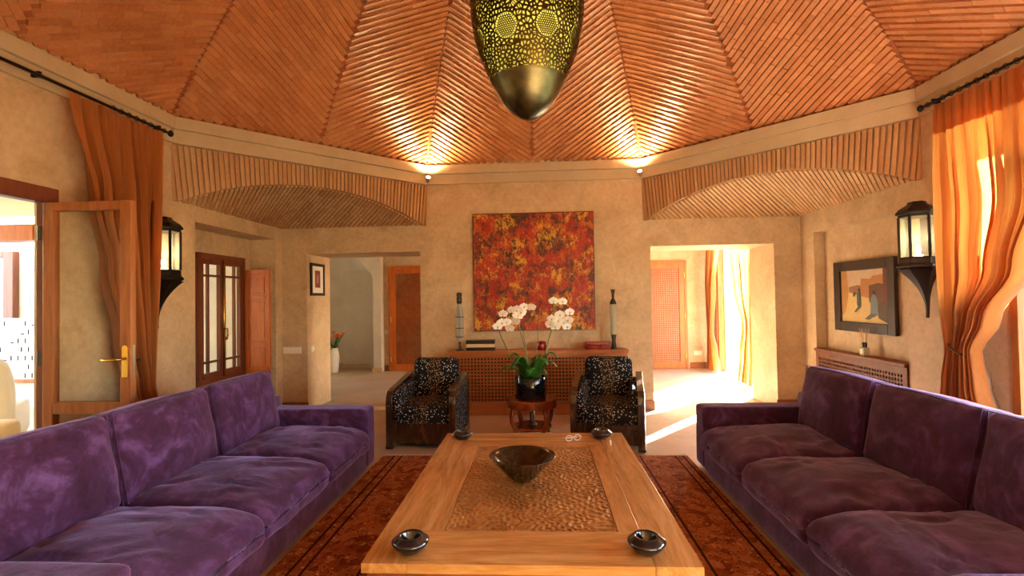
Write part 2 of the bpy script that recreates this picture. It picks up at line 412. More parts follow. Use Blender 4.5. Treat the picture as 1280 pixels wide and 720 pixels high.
# cornice: eight lengths of two-step fascia
dirs = ['right_front_diagonal'] 
names = ['trim_%d' % i for i in range(1, 9)]
clab = ['plaster cornice above the right corner arch', 'plaster cornice above the right curtain', 'plaster cornice in the right front corner', 'plaster cornice behind the viewer',
        'plaster cornice in the left front corner', 'plaster cornice above the left doorway', 'plaster cornice above the left corner arch', 'plaster cornice above the abstract painting']
tan = math.tan(R(22.5))
for i in range(8):
    a = Vector((*octv[i], 0)); b = Vector((*octv[(i+1) % 8], 0)); t = (b-a).normalized(); nrm = Vector((0, YC, 0))-(a+b)/2; nrm.normalize()
    m = MB()
    for (z0, z1, d) in ((3.085, 3.2, .05), (2.955, 3.085, .022)):
        A0, B0 = a-nrm*.15, b-nrm*.15
        A1, B1 = a+nrm*d+t*d*tan, b+nrm*d-t*d*tan
        m.prism([(p.x, p.y) for p in (A0, B0, B1, A1)], z0, z1)
    tag(m.build(names[i], 'cornice_plaster', bevel=.004), clab[i], kind='structure')

# ---- dome
def dome_h(d):
    q = d/3.355; return ZC+3.9*q-1.95*q*q
ND = 240
arc = [0.]
for i in range(1, ND+1):
    d0, d1 = 3.355*(i-1)/ND, 3.355*i/ND; arc.append(arc[-1]+math.hypot(d1-d0, dome_h(d1)-dome_h(d0)))
def d_of_L(L):
    if L <= 0: return L*.65
    lo, hi = 0, ND
    while hi-lo > 1:
        k = (lo+hi)//2
        if arc[k] <= L: lo = k
        else: hi = k
    f = (L-arc[lo])/max(1e-9, arc[hi]-arc[lo]); return 3.355*(lo+f)/ND
def facet_frame(k):
    a = Vector((*octv[k], 0)); b = Vector((*octv[(k+1) % 8], 0)); mid = (a+b)/2
    t = (b-a).normalized(); n = (Vector((0, YC, 0))-mid).normalized(); return mid, t, n
def facet_pt(k, u, L, off=0.):
    mid, t, n = facet_frame(k); d = d_of_L(L); e = .004
    P = mid+t*u+n*d+Vector((0, 0, dome_h(max(0, d))))
    sl = n+Vector((0, 0, 3.9/3.355-3.9*max(0, d)/3.355**2)); sl.normalize()
    nn = t.cross(sl); 
    if nn.z > 0: nn = -nn
    return P+nn*off, t, sl, nn
ceil = struct('ceiling', 'terracotta brick dome folded into herringbone facets', (0, YC, ZC))
m = MB()
for k in range(8):
    m.grid(lambda u, v, k=k: facet_pt(k, (u*2-1)*(V8+.03)*(1-d_of_L(v*arc[-1])/3.355), v*arc[-1]-.03*(v == 0), -.022)[0]-Vector((0, YC, ZC)), 8, 24)
m.build('dome_shell', 'mortar', ceil, smooth=False)
m = MB(); ro = [(p[0]*1.25, YC+(p[1]-YC)*1.25, 3.0) for p in octv]; rt = [(p[0]*1.25, YC+(p[1]-YC)*1.25, 3.5) for p in octv]
for i in range(8): m.quad(*[Vector(q)-Vector((0, YC, ZC)) for q in (ro[i], ro[(i+1) % 8], rt[(i+1) % 8], rt[i])])
for i in range(8): m.add([Vector(q)-Vector((0, YC, ZC)) for q in (rt[i], rt[(i+1) % 8], (0, YC, 6.2))], [(0, 1, 2)])
m.build('roof_leak_block', 'mortar', ceil)  # unseen outer cover added so daylight cannot leak through the dome shell
unit = MB(); unit.box(-.5, .5, -.5, .5, -.5, .5); _u0 = unit.build('unit_brick', 'brick'); unit_me = _u0.data; bpy.data.objects.remove(_u0)
ANG = R(37); PITCH = .056
bricks = []
for k in (7, 0, 6, 1, 5):
    for sg in (-1, 1):                      # sg: which half (corner at sg*umax)
        dirv = Vector((-sg*math.cos(ANG), -math.sin(ANG)))      # down from the corner towards the middle
        perp = Vector((-sg*math.sin(ANG), math.cos(ANG))) 
        c = -.9
        rng = random.Random(k*10+sg)
        row = 0
        while c < 3.6:
            ts = []
            for i in range(420):
                t = -3.2+i*.02
                q = dirv*t+perp*c
                u, L = q.x*sg, q.y
                if L < .02 or L > 3.7 or u < 0: continue
                if u > V8*(1-d_of_L(L)/3.355)-.004: continue
                ts.append(t)
            c += PITCH; row += 1
            if len(ts) < 3: continue
            t0, t1 = min(ts), max(ts); pos = t0+(-.08 if row % 2 else 0)
            cc = c-PITCH
            while pos < t1:
                ln = rng.uniform(.13, .20); s0, s1 = max(pos, t0), min(pos+ln, t1); pos += ln
                if s1-s0 < .025: continue
                q = dirv*((s0+s1)/2)+perp*cc
                P, tv, sl, nn = facet_pt(k, q.x, q.y, -.030+rng.uniform(-.003, .003))
                ex = (tv*dirv.x+sl*dirv.y).normalized(); ey = (tv*perp.x+sl*perp.y).normalized(); ez = ex.cross(ey)
                if ez.dot(nn) < 0: ez = -ez; 
                # saw-tooth: the upper arris of every course leans into the room
                tilt = R(19+rng.uniform(-1.5, 1.5)); ey2 = ey*math.cos(tilt)+ez*math.sin(tilt); ez2 = ez*math.cos(tilt)-ey*math.sin(tilt)
                w = PITCH*.90; ln2 = s1-s0-.0015; th = .06
                Mx = Matrix(((ex.x*ln2, ey2.x*w, ez2.x*th, P.x), (ex.y*ln2, ey2.y*w, ez2.y*th, P.y), (ex.z*ln2, ey2.z*w, ez2.z*th, P.z), (0, 0, 0, 1)))
                px, py, dp = project(P); area = 0
                if dp > .3 and 0 < px < 1280 and -5 < py < 720: area = ln2*w/dp**2*abs((P-CAM).normalized().dot(nn))
                bricks.append((area, Mx))
bricks.sort(key=lambda b: -b[0])
OFF = Matrix.Translation((0, -YC, -ZC))
for a, Mx in bricks[:298]:
    o = bpy.data.objects.new('brick', unit_me); COL.objects.link(o); o.parent = ceil; o.matrix_local = OFF @ Mx
m = MB(); cube = [(-.5,-.5,-.5),(.5,-.5,-.5),(.5,.5,-.5),(-.5,.5,-.5),(-.5,-.5,.5),(.5,-.5,.5),(.5,.5,.5),(-.5,.5,.5)]
cf = [(0,3,2,1),(4,5,6,7),(0,1,5,4),(1,2,6,5),(2,3,7,6),(3,0,4,7)]
for a, Mx in bricks[298:]: m.add(cube, cf, OFF @ Mx)
def tint_faces(o, per):
    at = o.data.attributes.new('tint', 'FLOAT', 'FACE'); rg = random.Random(1); vals = []
    for i in range(len(o.data.polygons)//per): vals += [rg.random()]*per
    at.data.foreach_set('value', vals); return o
tag(tint_faces(m.build('brick_courses', 'brick', ceil), 6), kind='stuff')

# ---- corner arches (squinches) over the two back corners, plain ones in front
def arch(name, label, A, B, z_of, flat0, flat1):
    A, B = Vector((*A, 0)), Vector((*B, 0)); t = (B-A).normalized(); Ln = (B-A).length
    out = (A+B)/2-Vector((0, YC, 0)); out.normalize()
    root = struct(name, label, (A+B)/2+Vector((0, 0, SP)))
    org = root.location.copy()
    NB = 62
    # masonry behind the face bricks
    m = MB(); n = 60
    for i in range(n):
        s0, s1 = Ln*i/n, Ln*(i+1)/n
        a, b = A+t*s0+out*.025, A+t*s1+out*.025; c, d = b+out*.06, a+out*.06
        v = [(a.x, a.y, z_of(s0)), (b.x, b.y, z_of(s1)), (c.x, c.y, z_of(s1)), (d.x, d.y, z_of(s0))]
        v += [(p[0], p[1], 2.96) for p in v]
        m.add([Vector(p)-org for p in v], [(0,3,2,1),(4,5,6,7),(0,1,5,4),(1,2,6,5),(2,3,7,6),(3,0,4,7)])
    m.build('arch_core', 'arch_mortar', root)
    rng = random.Random(3)
    sofm = MB()
    for i in range(NB):
        s0, s1 = Ln*i/NB+.007, Ln*(i+1)/NB-.007; sm = (s0+s1)/2
        pr = rng.uniform(-.004, .006); lean = .10*(sm/Ln-.5)*2
        m = MB(); zb0, zb1 = z_of(s0)-.004, z_of(s1)-.004; zt = 2.945
        sh = lean*(zt-(zb0+zb1)/2)
        v = []
        for (s, z, o) in ((s0, zb0, -pr), (s1, zb1, -pr), (s1, zb1, .05), (s0, zb0, .05)): p = A+t*s+out*o; v.append(Vector((p.x, p.y, z))-org)
        for (s, z, o) in ((s0, zt, -pr), (s1, zt, -pr), (s1, zt, .05), (s0, zt, .05)):
            p = A+t*min(max(s+sh, 0), Ln)+out*o; v.append(Vector((p.x, p.y, z))-org)
        m.add(v, cf); m.build('brick', 'arch_brick', root)
        # soffit course running back to the wall
        w = min(sm, Ln-sm)
        if w < .05: continue
        pos = .05; L0 = w
        while pos < L0-.02:
            e = min(pos+rng.uniform(.17, .23), L0)
            pv = []
            for (s, q) in ((s0, pos+.004), (s1, pos+.004), (s1, e-.004), (s0, e-.004)):
                f = q/L0; z = z_of(s)*(1-f)+SP*f; p = A+t*s+out*q; pv.append(Vector((p.x, p.y, z+rng.uniform(-.003, .001)))-org)
            sofm.add(pv+[p+Vector((0, 0, .04)) for p in pv], cf); pos = e
    tag(tint_faces(sofm.build('soffit_bricks', 'arch_brick', root), 6), kind='stuff')
    m = MB()
    def sf(u, v):
        s = Ln*u; w = min(s, Ln-s); z = z_of(s)*(1-v)+SP*v; p = A+t*s+out*(w*v+.03*(1-v)); return Vector((p.x, p.y, z+.014))-org
    m.grid(sf, 50, 10); m.build('soffit_bed', 'arch_mortar', root)
    return root
def arch_z(s):
    L = 2.779; q = (s-L/2)/(L/2-.05)
    if abs(q) >= 1: return SP
    return SP+.315*(1-abs(q)**2.1)
arch('trim_9', 'left corner brick arch with ribbed vault above the window niche', (-WX, YC+V8), (-V8, WY), arch_z, 0, 0)
arch('trim_10', 'right corner brick arch with ribbed vault above the framed street picture', (V8, WY), (WX, YC+V8), arch_z, 0, 0)
for nm, lb, (A, B) in (('trim_11', 'plain plaster corner above the right front side', ((WX, YC-V8), (V8, YF))), ('trim_12', 'plain plaster corner above the left front side', ((-V8, YF), (-WX, YC-V8)))):
    m = MB(); cx = math.copysign(WX, A[0]+B[0]); m.prism([A, B, (cx, YF)], SP, 3.0); tag(m.build(nm, 'plaster'), lb, kind='structure')

# baseboards on the back pier and side bits
def board(name, label, x0, x1, y0, y1, h=.125, mat='terracotta_base'):
    m = MB(); m.box(x0, x1, y0, y1, 0, h); tag(m.build(name, mat, bevel=.004), label, kind='structure')
board('baseboard_back', 'terracotta baseboard round the middle pier', -1.51, 1.50, WY-.015, WY+BD+.01)
board('baseboard_left', 'terracotta baseboard on the left back corner', -3.355, -3.005, WY-.015, WY+.0)
board('baseboard_right', 'terracotta baseboard on the right back corner', 3.005, 3.355, WY-.015, WY+.0)
m = MB(); m.box(-3.02, -1.51, WY+.02, WY+.26, 0, .012)
tag(m.build('trim_13', 'paper', bevel=.003), 'pale stone threshold in the left opening', kind='structure')

# ------------------------------------------------------------------ corridor behind the two openings
YB = 9.92
wall('wall_corridor_back', 'plaster end wall of the corridor', [(-3.2, 3.55, YB, YB+.2, 0, 2.75)])
wall('wall_corridor_right', 'plaster corridor wall with a sunny doorway', [(3.45, 3.65, WY+BD, 7.35, 2.5, 2.75), (3.45, 3.65, 7.35, 9.6, 2.5, 2.75), (3.45, 3.65, 9.6, YB+.2, 0, 2.75)])
wall('wall_corridor_left', 'pale grey plaster recess wall at the corridor end', [(-5.2, -3.2, 10.5, 10.7, 0, 2.75), (-5.4, -5.2, WY+BD, 7.6, 0, 2.75), (-5.4, -5.2, 7.6, 8.5, 0, 1.0), (-5.4, -5.2, 7.6, 8.5, 2.1, 2.75), (-5.4, -5.2, 8.5, 10.7, 0, 2.75), (-4.15, -3.3, 10.35, 10.5, 0, 2.1), (-5.4, -3.775, WY+BD-.2, WY+BD, 0, 2.75)], 'pale_plaster')  # unseen window gap in the side wall, added to brighten the corridor
m = MB(); m.box(-5.4, 3.75, WY+BD-.02, 10.7, 2.6, 2.75); tag(m.build('ceiling_corridor', 'pale_plaster'), 'plain corridor ceiling', kind='structure')
# flared pier between recess and lattice door
m = MB()
pr = [(-3.30, 0), (-3.13, 0), (-3.13, 2.6), (-3.75, 2.6), (-3.70, 2.42), (-3.60, 2.26), (-3.46, 2.12), (-3.34, 2.0), (-3.30, 1.9)]
m.prism(pr, 0, .62, Matrix(((1,0,0,0),(0,0,1,9.74),(0,1,0,0),(0,0,0,1))))
tag(m.build('wall_pier', 'pale_plaster', bevel=.01), 'pale plaster pier with a flared top beside the lattice door', kind='structure')
for nm, lb, b in (('baseboard_recess', 'beige tile baseboard in the recess', (-5.2, -4.15, 10.48, 10.5)), ('baseboard_recess_pilaster', 'beige tile baseboard on the recess pilaster', (-4.17, -3.3, 10.33, 10.36)),
                  ('baseboard_pier', 'beige tile baseboard at the flared pier', (-3.32, -3.11, 9.72, 9.76))):
    board(nm, lb, *b, h=.1, mat='base_tile')
board('baseboard_corridor_left', 'terracotta baseboard beside the left lattice door', -3.12, -2.96, YB-.02, YB, .12)
board('baseboard_corridor_right', 'terracotta baseboard beside the right lattice door', 3.02, 3.45, YB-.02, YB, .12)

def lattice(name, parent, mat, x0, x1, z0, z1, y, nx, nz, bw=.012, d=.014):
    m = MB()
    for i in range(nx+1):
        x = x0+(x1-x0)*i/nx; m.box(x-bw/2, x+bw/2, y-d/2, y+d/2, z0, z1)
    for j in range(nz+1):
        z = z0+(z1-z0)*j/nz; m.box(x0, x1, y-d/2-.002, y+d/2-.004, z-bw/2, z+bw/2)
    return tag(m.build(name, mat, parent), kind='stuff')
def lattice_door(name, label, x0, x1, h, hinge_side, back):
    r = struct(name, label, (x0, YB, 0)); w = x1-x0
    m = MB(); m.box(-.05, .0, -.05, .03, 0, h+.05).box(w, w+.05, -.05, .03, 0, h+.05).box(0, w, -.05, .03, h, h+.05); m.build('door_frame', 'amber_wood', r, bevel=.004)
    for a in (.0, w-.1): mm = MB(); mm.box(a, a+.1, -.045, 0, .01, h); mm.build('stile', 'amber_wood', r, bevel=.004)
    for a, b in ((.01, .14), (h-.1, h)): mm = MB(); mm.box(.1, w-.1, -.045, 0, a, b); mm.build('rail', 'amber_wood', r, bevel=.004)
    lattice('lattice', r, 'lattice_wood', .1, w-.1, .14, h-.1, -.024, int((w-.2)/.042), int((h-.24)/.042), .013)
    mm = MB(); mm.box(.1, w-.1, -.006, .0, .14, h-.1); mm.build('backing', back, r)
    for z in (.25, 1.05, 1.85):
        mm = MB(); mm.lathe([(.012, z-.05), (.012, z+.05)], 10, T((hinge_side*w, -.055, 0))); mm.build('hinge', 'polished_brass', r)
    return r
mottled('lattice_back', [(.35, srgb(74, 54, 38)), (.65, srgb(196, 176, 150))], 1.2, .8, 0)
mottled('lattice_back_pale', [(.3, srgb(196, 152, 104)), (.7, srgb(224, 208, 200))], 1.6, .8, 0)
lattice_door('door_2', 'amber lattice door at the end of the left opening', -2.97, -2.03, 2.09, 0, 'lattice_back')
lattice_door('door_3', 'amber lattice door at the end of the right opening', 1.98, 2.93, 2.09, 1, 'lattice_back_pale')

# sunny glazed door on the corridor's right wall
r = struct('door_4', 'glazed wooden door in the sunlit corridor wall', (3.5, 7.1, 0))
m = MB(); m.box(-.04, .06, 0, .05, 0, 2.5).box(-.04, .06, 2.44, 2.5, 0, 2.5).box(-.04, .06, .05, 2.44, 2.44, 2.5); m.build('door_frame', 'amber_wood', r, bevel=.004)
for k, (yh, sg, rz) in enumerate(((.05, 1, R(-75)), (2.44, -1, R(165)))):
    a, b = 0, 1.18
    m = MB()
    for q in ((a, a+.08, .02, 2.42), (b-.08, b, .02, 2.42), (a+.08, b-.08, .02, .16), (a+.08, b-.08, .8, .87), (a+.08, b-.08, 2.32, 2.42)): m.box(-.02, .025, min(sg*q[0], sg*q[1]), max(sg*q[0], sg*q[1]), q[2], q[3])
    lf = m.build('door_leaf', 'amber_wood', r, bevel=.003, loc=(.06, yh, 0), rot=(0, 0, rz))
    m = MB(); m.box(0, .006, min(sg*.08, sg*1.1), max(sg*.08, sg*1.1), .16, 2.32); m.build('pane', 'pane_glass', lf)

# ------------------------------------------------------------------ left door 1 (open leaf), adjoining room
r = struct('door_1', 'glazed wooden door opened into the room at the left', (-WX, 3.2, 0))
m = MB(); m.box(-.045, .015, -.014, .085, 0, 2.27).box(-.06, .02, -2.2, .085, 2.165, 2.275); m.build('door_frame', 'frame_wood', r, bevel=.004)
m = MB(); m.box(-.068, -.045, -.004, .02, 0, 2.165); m.build('frame_edge', 'cream_slip', r)
LX0, LX1, LY0, LY1 = .03, .655, -.02, .03
m = MB(); m.box(LX0, LX0+.075, LY0-.02, LY1-.02, .02, 2.16).box(LX1-.075, LX1, LY0-.02, LY1-.02, .02, 2.16)
leaf = m.build('leaf_frame', 'door_wood', r, bevel=.004)
for a, b in ((2.10, 2.16), (.72, .80), (.02, .2)):
    m = MB(); m.box(LX0+.075, LX1-.075, LY0-.02, LY1-.02, a, b); m.build('rail', 'door_wood', r, bevel=.004)
for a, b in ((.80, 2.10), (.2, .72)):
    m = MB(); m.box(LX0+.075, LX1-.075, -.018, -.012, a, b); m.build('pane', 'pane_glass', r)
m = MB(); m.box(LX1, LX1+.003, LY0-.005, LY1-.035, .96, 1.18); m.build('lock_plate', 'steel', r)
m = MB(); m.prism([(-.02, -.10), (.02, -.10), (.02, .10), (.012, .115), (-.012, .115), (-.02, .10), (-.02, -.10)][:6], 0, .006, T((LX1-.035, LY0-.021, 1.066), (PI/2, 0, 0)))
m.build('handle_plate', 'polished_brass', r, bevel=.002)
m = MB(); m.tube([(LX1-.035, LY0-.026, 1.09), (LX1-.035, LY0-.075, 1.09), (LX1-.06, LY0-.085, 1.09), (LX1-.11, LY0-.083, 1.085), (LX1-.15, LY0-.08, 1.088)], .008, 10)
m.build('door_handle', 'polished_brass', r, smooth=True)
m = MB(); m.tube([(LX1-.035, LY1-.018, 1.07), (LX1-.035, LY1+.045, 1.07), (LX1-.07, LY1+.055, 1.06), (LX1-.15, LY1+.05, 1.07)], .008, 10)
m.build('outer_handle', 'black_iron', r, smooth=True)
for z in (.3, 1.1, 1.95):
    m = MB(); m.lathe([(.011, z-.05), (.011, z+.05)], 10, T((.012, -.045, 0))); m.build('hinge', 'tarnish', r)

# adjoining room beyond the left door and window
wall('wall_adjoining_end', 'cream walls of the bright adjoining room', [(-10.5, -3.9, 7.6, 7.75, 0, 2.9), (-9.6, -3.775, .3, .5, 0, 2.9), (-9.6, -9.4, .5, 4.6, 0, 2.9)], 'cream_wall')
m = MB(); m.box(-9.4, -3.775, -2.0, 3.6, 2.75, 2.9).box(-8.0, -3.775, 3.6, 6.7, 2.75, 2.9); tag(m.build('ceiling_adjoining', 'cream_wall'), 'roof over the bright adjoining room', kind='structure')
m = MB(); m.box(-8.95, -5.5, 5.1, 5.28, 2.18, 2.36)
tag(m.build('ceiling_beam', 'amber_wood', bevel=.01), 'brown wooden beam crossing the bright adjoining room', kind='structure')
r = struct('window_2', 'tall brown window frame in the adjoining room', (-8.62, 7.55, 0))
m = MB(); m.box(-.9, -.8, -.06, .04, 1.0, 2.35).box(0, .17, -.06, .04, 1.0, 2.35).box(-.8, 0, -.06, .04, 2.25, 2.35).box(-.8, 0, -.06, .04, 1.0, 1.08); m.build('window_frame', 'frame_wood', r, bevel=.005)
m = MB(); m.box(-.8, 0, -.01, .0, 1.08, 2.25); m.build('pane', 'white_paint', r)
def framed(name, label, loc, w, h, fw, fmat, inner, rz=0., depth=.03, rx=0., mat_w=0.):
    r = thing(name, label, 'picture', loc, rz); r.rotation_euler = (rx, 0, rz)
    m = MB(); m.box(-w/2, -w/2+fw, -depth, 0, -h/2, h/2).box(w/2-fw, w/2, -depth, 0, -h/2, h/2).box(-w/2+fw, w/2-fw, -depth, 0, h/2-fw, h/2).box(-w/2+fw, w/2-fw, -depth, 0, -h/2, -h/2+fw)
    m.build('picture_frame', fmat, r, bevel=min(.006, fw*.2))
    m = MB(); m.box(-w/2+fw, w/2-fw, -depth*.5, -.001, -h/2+fw, h/2-fw); m.build('mount' if mat_w else 'print', inner, r)
    return r
plain('grey_frame', srgb(150, 166, 184), .5)
framed('picture', 'white picture in thin blue-grey frame seen through the left doorway', (-8.12, 7.59, 1.72), .34, .70, .05, 'grey_frame', 'white_paint')
framed('picture', 'white picture in thin grey frame seen through the small window', (-5.12, 7.59, 1.74), .72, .74, .06, 'grey_frame', 'white_paint')
# pierced white parapet
r = thing('pierced_screen', 'white screen panel with small dark slots beyond the left doorway', 'screen', (-7.6, 6.7, 0))
m = MB(); m.box(-1.9, 1.0, 0, .06, 0, 1.28); m.build('panel', 'white_paint', r, bevel=.005)
m = MB(); rng = random.Random(5)
for i in range(26):
    for j in range(7):
        x = -1.8+i*.107+(.05 if j % 2 else 0); z = .42+j*.125
        if rng.random() < .55: m.box(x, x+.018, -.004, .002, z, z+.07)
        elif rng.random() < .4: m.box(x, x+.05, -.004, .002, z, z+.018)
tag(m.build('slot', 'dark_slot', r), kind='stuff')
m = MB(); m.box(-1.9, 1.0, -.10, -.01, .36, .41); m.build('ledge', 'door_wood', r)
def slip_chair(label, loc, rz, mat, h, w):
    r = thing('slipcovered_chair', label, 'chair', loc, rz)
    m = MB(); m.rbox((w, w*.95, .40), .07, 8, T((0, 0, .22))); m.build('seat', mat, r, smooth=True)
    def bk(q, p): q = q.copy(); q.x *= 1-.25*max(0, p[2])**2; q.y += .05*p[2]; return q
    m = MB(); m.rbox((w, .16, h-.15), .075, 10, T((0, w*.42, .15+(h-.15)/2)), bk); m.build('backrest', mat, r, smooth=True)
    m = MB(); m.box(-w/2+.03, w/2-.03, -w*.44, w*.44, 0, .06); m.build('skirt', mat, r)
    return r
slip_chair('cream slipcovered chair nearest the left doorway', (-4.95, 4.05, 0), R(200), 'cream_slip', .86, .52)
slip_chair('white round-backed chair behind the cream slipcovered chair', (-5.95, 5.0, 0), R(215), 'white_slip', .92, .62)
slip_chair('low white slipcovered chair right of the cream one beyond the doorway', (-4.62, 4.75, 0), R(190), 'white_slip', .62, .46)

mottled('lawn', [(.3, srgb(52, 62, 34)), (.7, srgb(86, 92, 56))], 3, .9, 0)  # dark grass tone for ground added to cut bounced daylight
m = MB(); m.box(WX+.3, 9.4, -2.4, 6.2, 0, .02)
tag(m.build('floor_bounce_cut', 'lawn'), 'added dark lawn outside the right garden door, cutting upward bounce', kind='structure')
# unseen roof added outside the right garden door to hold back sky light
m = MB(); m.box(WX+.3, WX+2.6, YF-1, 3.4, 2.7, 2.9)
tag(m.build('ceiling_sky_block', 'cream_wall'), 'added unseen roof outside the right garden door, blocking sky light', kind='structure')

# ------------------------------------------------------------------ small window in the left niche
r = struct('window_1', 'small paned wooden window with an open shutter in the left niche', (-3.69, 5.595, 0))
m = MB(); z0, z1, hw = .525, 2.015, .43
m.box(-.06, .03, -hw, -hw+.05, z0, z1).box(-.06, .03, hw-.05, hw, z0, z1).box(-.06, .03, -hw+.05, hw-.05, z1-.06, z1).box(-.06, .035, -hw-.01, hw+.01, z0-.01, z0+.07)
m.build('window_frame', 'frame_wood', r, bevel=.004)
for sg in (-1, 1):
    a, b = (-hw+.05, -.005) if sg < 0 else (.005, hw-.05); sa, sb = z0+.07, z1-.06
    m = MB(); m.box(-.03, .02, a, a+.045, sa, sb).box(-.03, .02, b-.045, b, sa, sb).box(-.03, .02, a+.045, b-.045, sb-.06, sb).box(-.03, .02, a+.045, b-.045, sa, sa+.07)
    sash = m.build('casement', 'frame_wood', r, bevel=.003)
    ym = a+.045+(b-a-.09)*(.33 if sg < 0 else .67)
    m = MB(); m.box(-.02, .012, ym-.011, ym+.011, sa+.07, sb-.06); m.build('muntin', 'frame_wood', sash)
    for z in (sb-.19, sa+.19):
        m = MB(); m.box(-.02, .012, a+.045, b-.045, z-.012, z+.012); m.build('muntin', 'frame_wood', sash)
    zs = [sa+.07, sa+.19, sb-.19, sb-.06]; ys = [a+.045, ym, b-.045]
    for i in range(3):
        for j in range(2):
            m = MB(); m.box(-.006, -.002, ys[j], ys[j+1], zs[i], zs[i+1]); m.build('pane', 'pane_glass', sash)
m = MB(); m.lathe([(.009, z0+.06), (.009, z1-.05)], 10, T((.03, 0, 0))); m.tube([(.03, 0, 1.15), (.07, 0, 1.15), (.075, .0, 1.08), (.06, .0, 1.02)], .012, 8)
m.build('window_bolt', 'polished_brass', r, smooth=True)
# shutter: hinged at the right of the frame, swung into the room
sh = MB(); W = .36
sh.box(0, .05, -.016, .016, 0, 1.3).box(W-.05, W, -.016, .016, 0, 1.3)
for a, b in ((0, .06), (.36, .41), (.93, .98), (1.24, 1.3)): sh.box(.05, W-.05, -.016, .016, a, b)
so = sh.build('shutter', 'amber_wood', r, bevel=.004, loc=(.04, hw-.02, .56), rot=(0, 0, R(-10)))
for a, b in ((.06, .36), (.41, .93), (.98, 1.24)):
    m = MB(); m.box(.05, W-.05, -.007, .007, a, b).box(.075, W-.075, -.013, .013, a+.03, b-.03); m.build('panel', 'amber_wood', so, bevel=.004)

# right door frame beside the curtain
r = struct('door_5', 'wooden frame of the garden door beside the right curtain', (WX, 3.62, 0))
m = MB(); m.box(-.02, .3, -.06, .0, 0, 2.9).box(.0, .3, -2.4, -.06, 2.3, 2.36); m.build('door_frame', 'door_wood', r, bevel=.004)
m = MB(); m.box(.06, .30, 0, .55, 1.35, 1.41).box(.12, .2, .0, .05, 1.41, 2.9).box(.12, .2, .5, .55, 1.41, 2.9).box(.12, .2, .05, .5, 2.82, 2.9); m.build('added_side_window', 'door_wood', r)  # second frame: window added behind the curtain so daylight glows through it
m = MB(); m.box(.15, .156, .05, .5, 1.41, 2.82); m.build('pane', 'pane_glass', r)

# ------------------------------------------------------------------ curtains and rods
def curtain(name, label, x, levels, folds, amp, nrm, seed, group=None, tie=None, rod=None, header=.12):
    r = thing(name, label, 'curtain', (x, (levels[0][1]+levels[0][2])/2, levels[-1][0]), 0, group)
    org = Vector(r.location); zs = [l[0] for l in levels]
    rng = random.Random(seed); ph = [rng.uniform(-.8, .8) for _ in range(folds+2)]
    def at(z):
        for i in range(len(levels)-1):
            a, b = levels[i], levels[i+1]
            if z <= a[0] and z >= b[0]-1e-6:
                f = (a[0]-z)/(a[0]-b[0]); f2 = f*f*(3-2*f); return a[1]+(b[1]-a[1])*f2, a[2]+(b[2]-a[2])*f2, a[3]+(b[3]-a[3])*f2
        return levels[-1][1:4]
    zt, zb = zs[0], zs[-1]
    def fn(u, v):
        z = zt+(zb-zt)*v
        y0, y1, k = at(z)
        w = u*folds; i = int(w); f = w-i
        q = w+.22*math.sin(2.1*w+seed)+.05*math.sin(v*3+w)
        s = 2*abs(math.sin(PI*q))**.6-1
        s += .45*(2*abs(math.sin(PI*(1.7*w+seed)+v*.8))**.6-1)
        wid = abs(y1-y0)/folds
        y = y0+(y1-y0)*u+.25*wid*math.sin(2*PI*w*1.0+1.2)*min(1, v*4)
        xx = nrm*amp*k*(s*(.35+.65*min(1, v*5))+.25*math.sin(u*7+v*4))
        return Vector((x+xx, y, z))-org
    m = MB(); m.grid(fn, folds*14, 50); body = m.build('drape', 'orange_curtain', r, smooth=True)
    m = MB(); m.grid(lambda u, v: fn(u, v*(header/(zt-zb)))+Vector((nrm*.004, 0, .0)), folds*14, 4); m.build('heading_tape', 'orange_curtain', r, smooth=True)
    if tie:
        zt_, hook = tie; y0, y1, k = at(zt_); m = MB(); pts = []
        cy, cw = (y0+y1)/2+.015, abs(y1-y0)/2-.015
        for i in range(33):
            a = 2*PI*i/32; pts.append(Vector((x+(amp*k+.03)*math.cos(a), cy+cw*math.sin(a), zt_+.05*math.sin(a)*(1 if y0 > y1 else -1)))-org)
        m.tube(pts, .007, 6, cap=False); m.tube([Vector((x, y0, zt_+.05))-org, Vector((hook[0], hook[1], hook[2]))-org], .007, 6)
        m.build('tieback', 'twine', r, smooth=True)
    return r
curtain('curtain', 'orange curtain hanging behind the open glazed door on the left', -3.235,
        [(2.955, 3.24, 4.10, .8), (2.2, 3.36, 4.0, 1.0), (1.76, 3.46, 3.97, 1.1), (1.15, 3.60, 3.94, 1.1), (.8, 3.72, 3.94, 1.0), (.5, 3.80, 4.0, 1.1), (.03, 3.78, 4.05, 1.2)], 8, .068, 1, 1.3)
curtain('curtain', 'sunlit orange curtain tied back beside the right wall lamp', 3.245,
        [(2.93, 4.08, 3.22, .7), (2.1, 4.02, 3.16, .9), (1.6, 3.99, 3.32, 1.1), (1.25, 3.98, 3.58, 1.1), (1.0, 3.99, 3.74, .8), (.75, 4.02, 3.70, 1.0), (.5, 4.05, 3.62, 1.2), (.03, 4.08, 3.56, 1.2)], 9, .06, -1, 2.2,
        tie=(1.0, (3.345, 4.10, 1.10)), header=.24)
curtain('curtain', 'orange curtain next to the lattice door in the right corridor', 3.33,
        [(2.5, 9.72, 9.05, .8), (1.5, 9.74, 9.3, 1.0), (.75, 9.70, 9.46, .9), (.4, 9.74, 9.3, 1.1), (.03, 9.78, 9.16, 1.2)], 6, .04, -1, 3.1)
curtain('curtain', 'orange curtain nearest the opening edge in the right corridor', 3.33,
        [(2.5, 8.62, 7.5, .8), (1.6, 8.4, 7.5, 1.0), (.92, 8.08, 7.62, .9), (.5, 8.2, 7.55, 1.1), (.03, 8.3, 7.6, 1.2)], 7, .045, -1, 4.6)
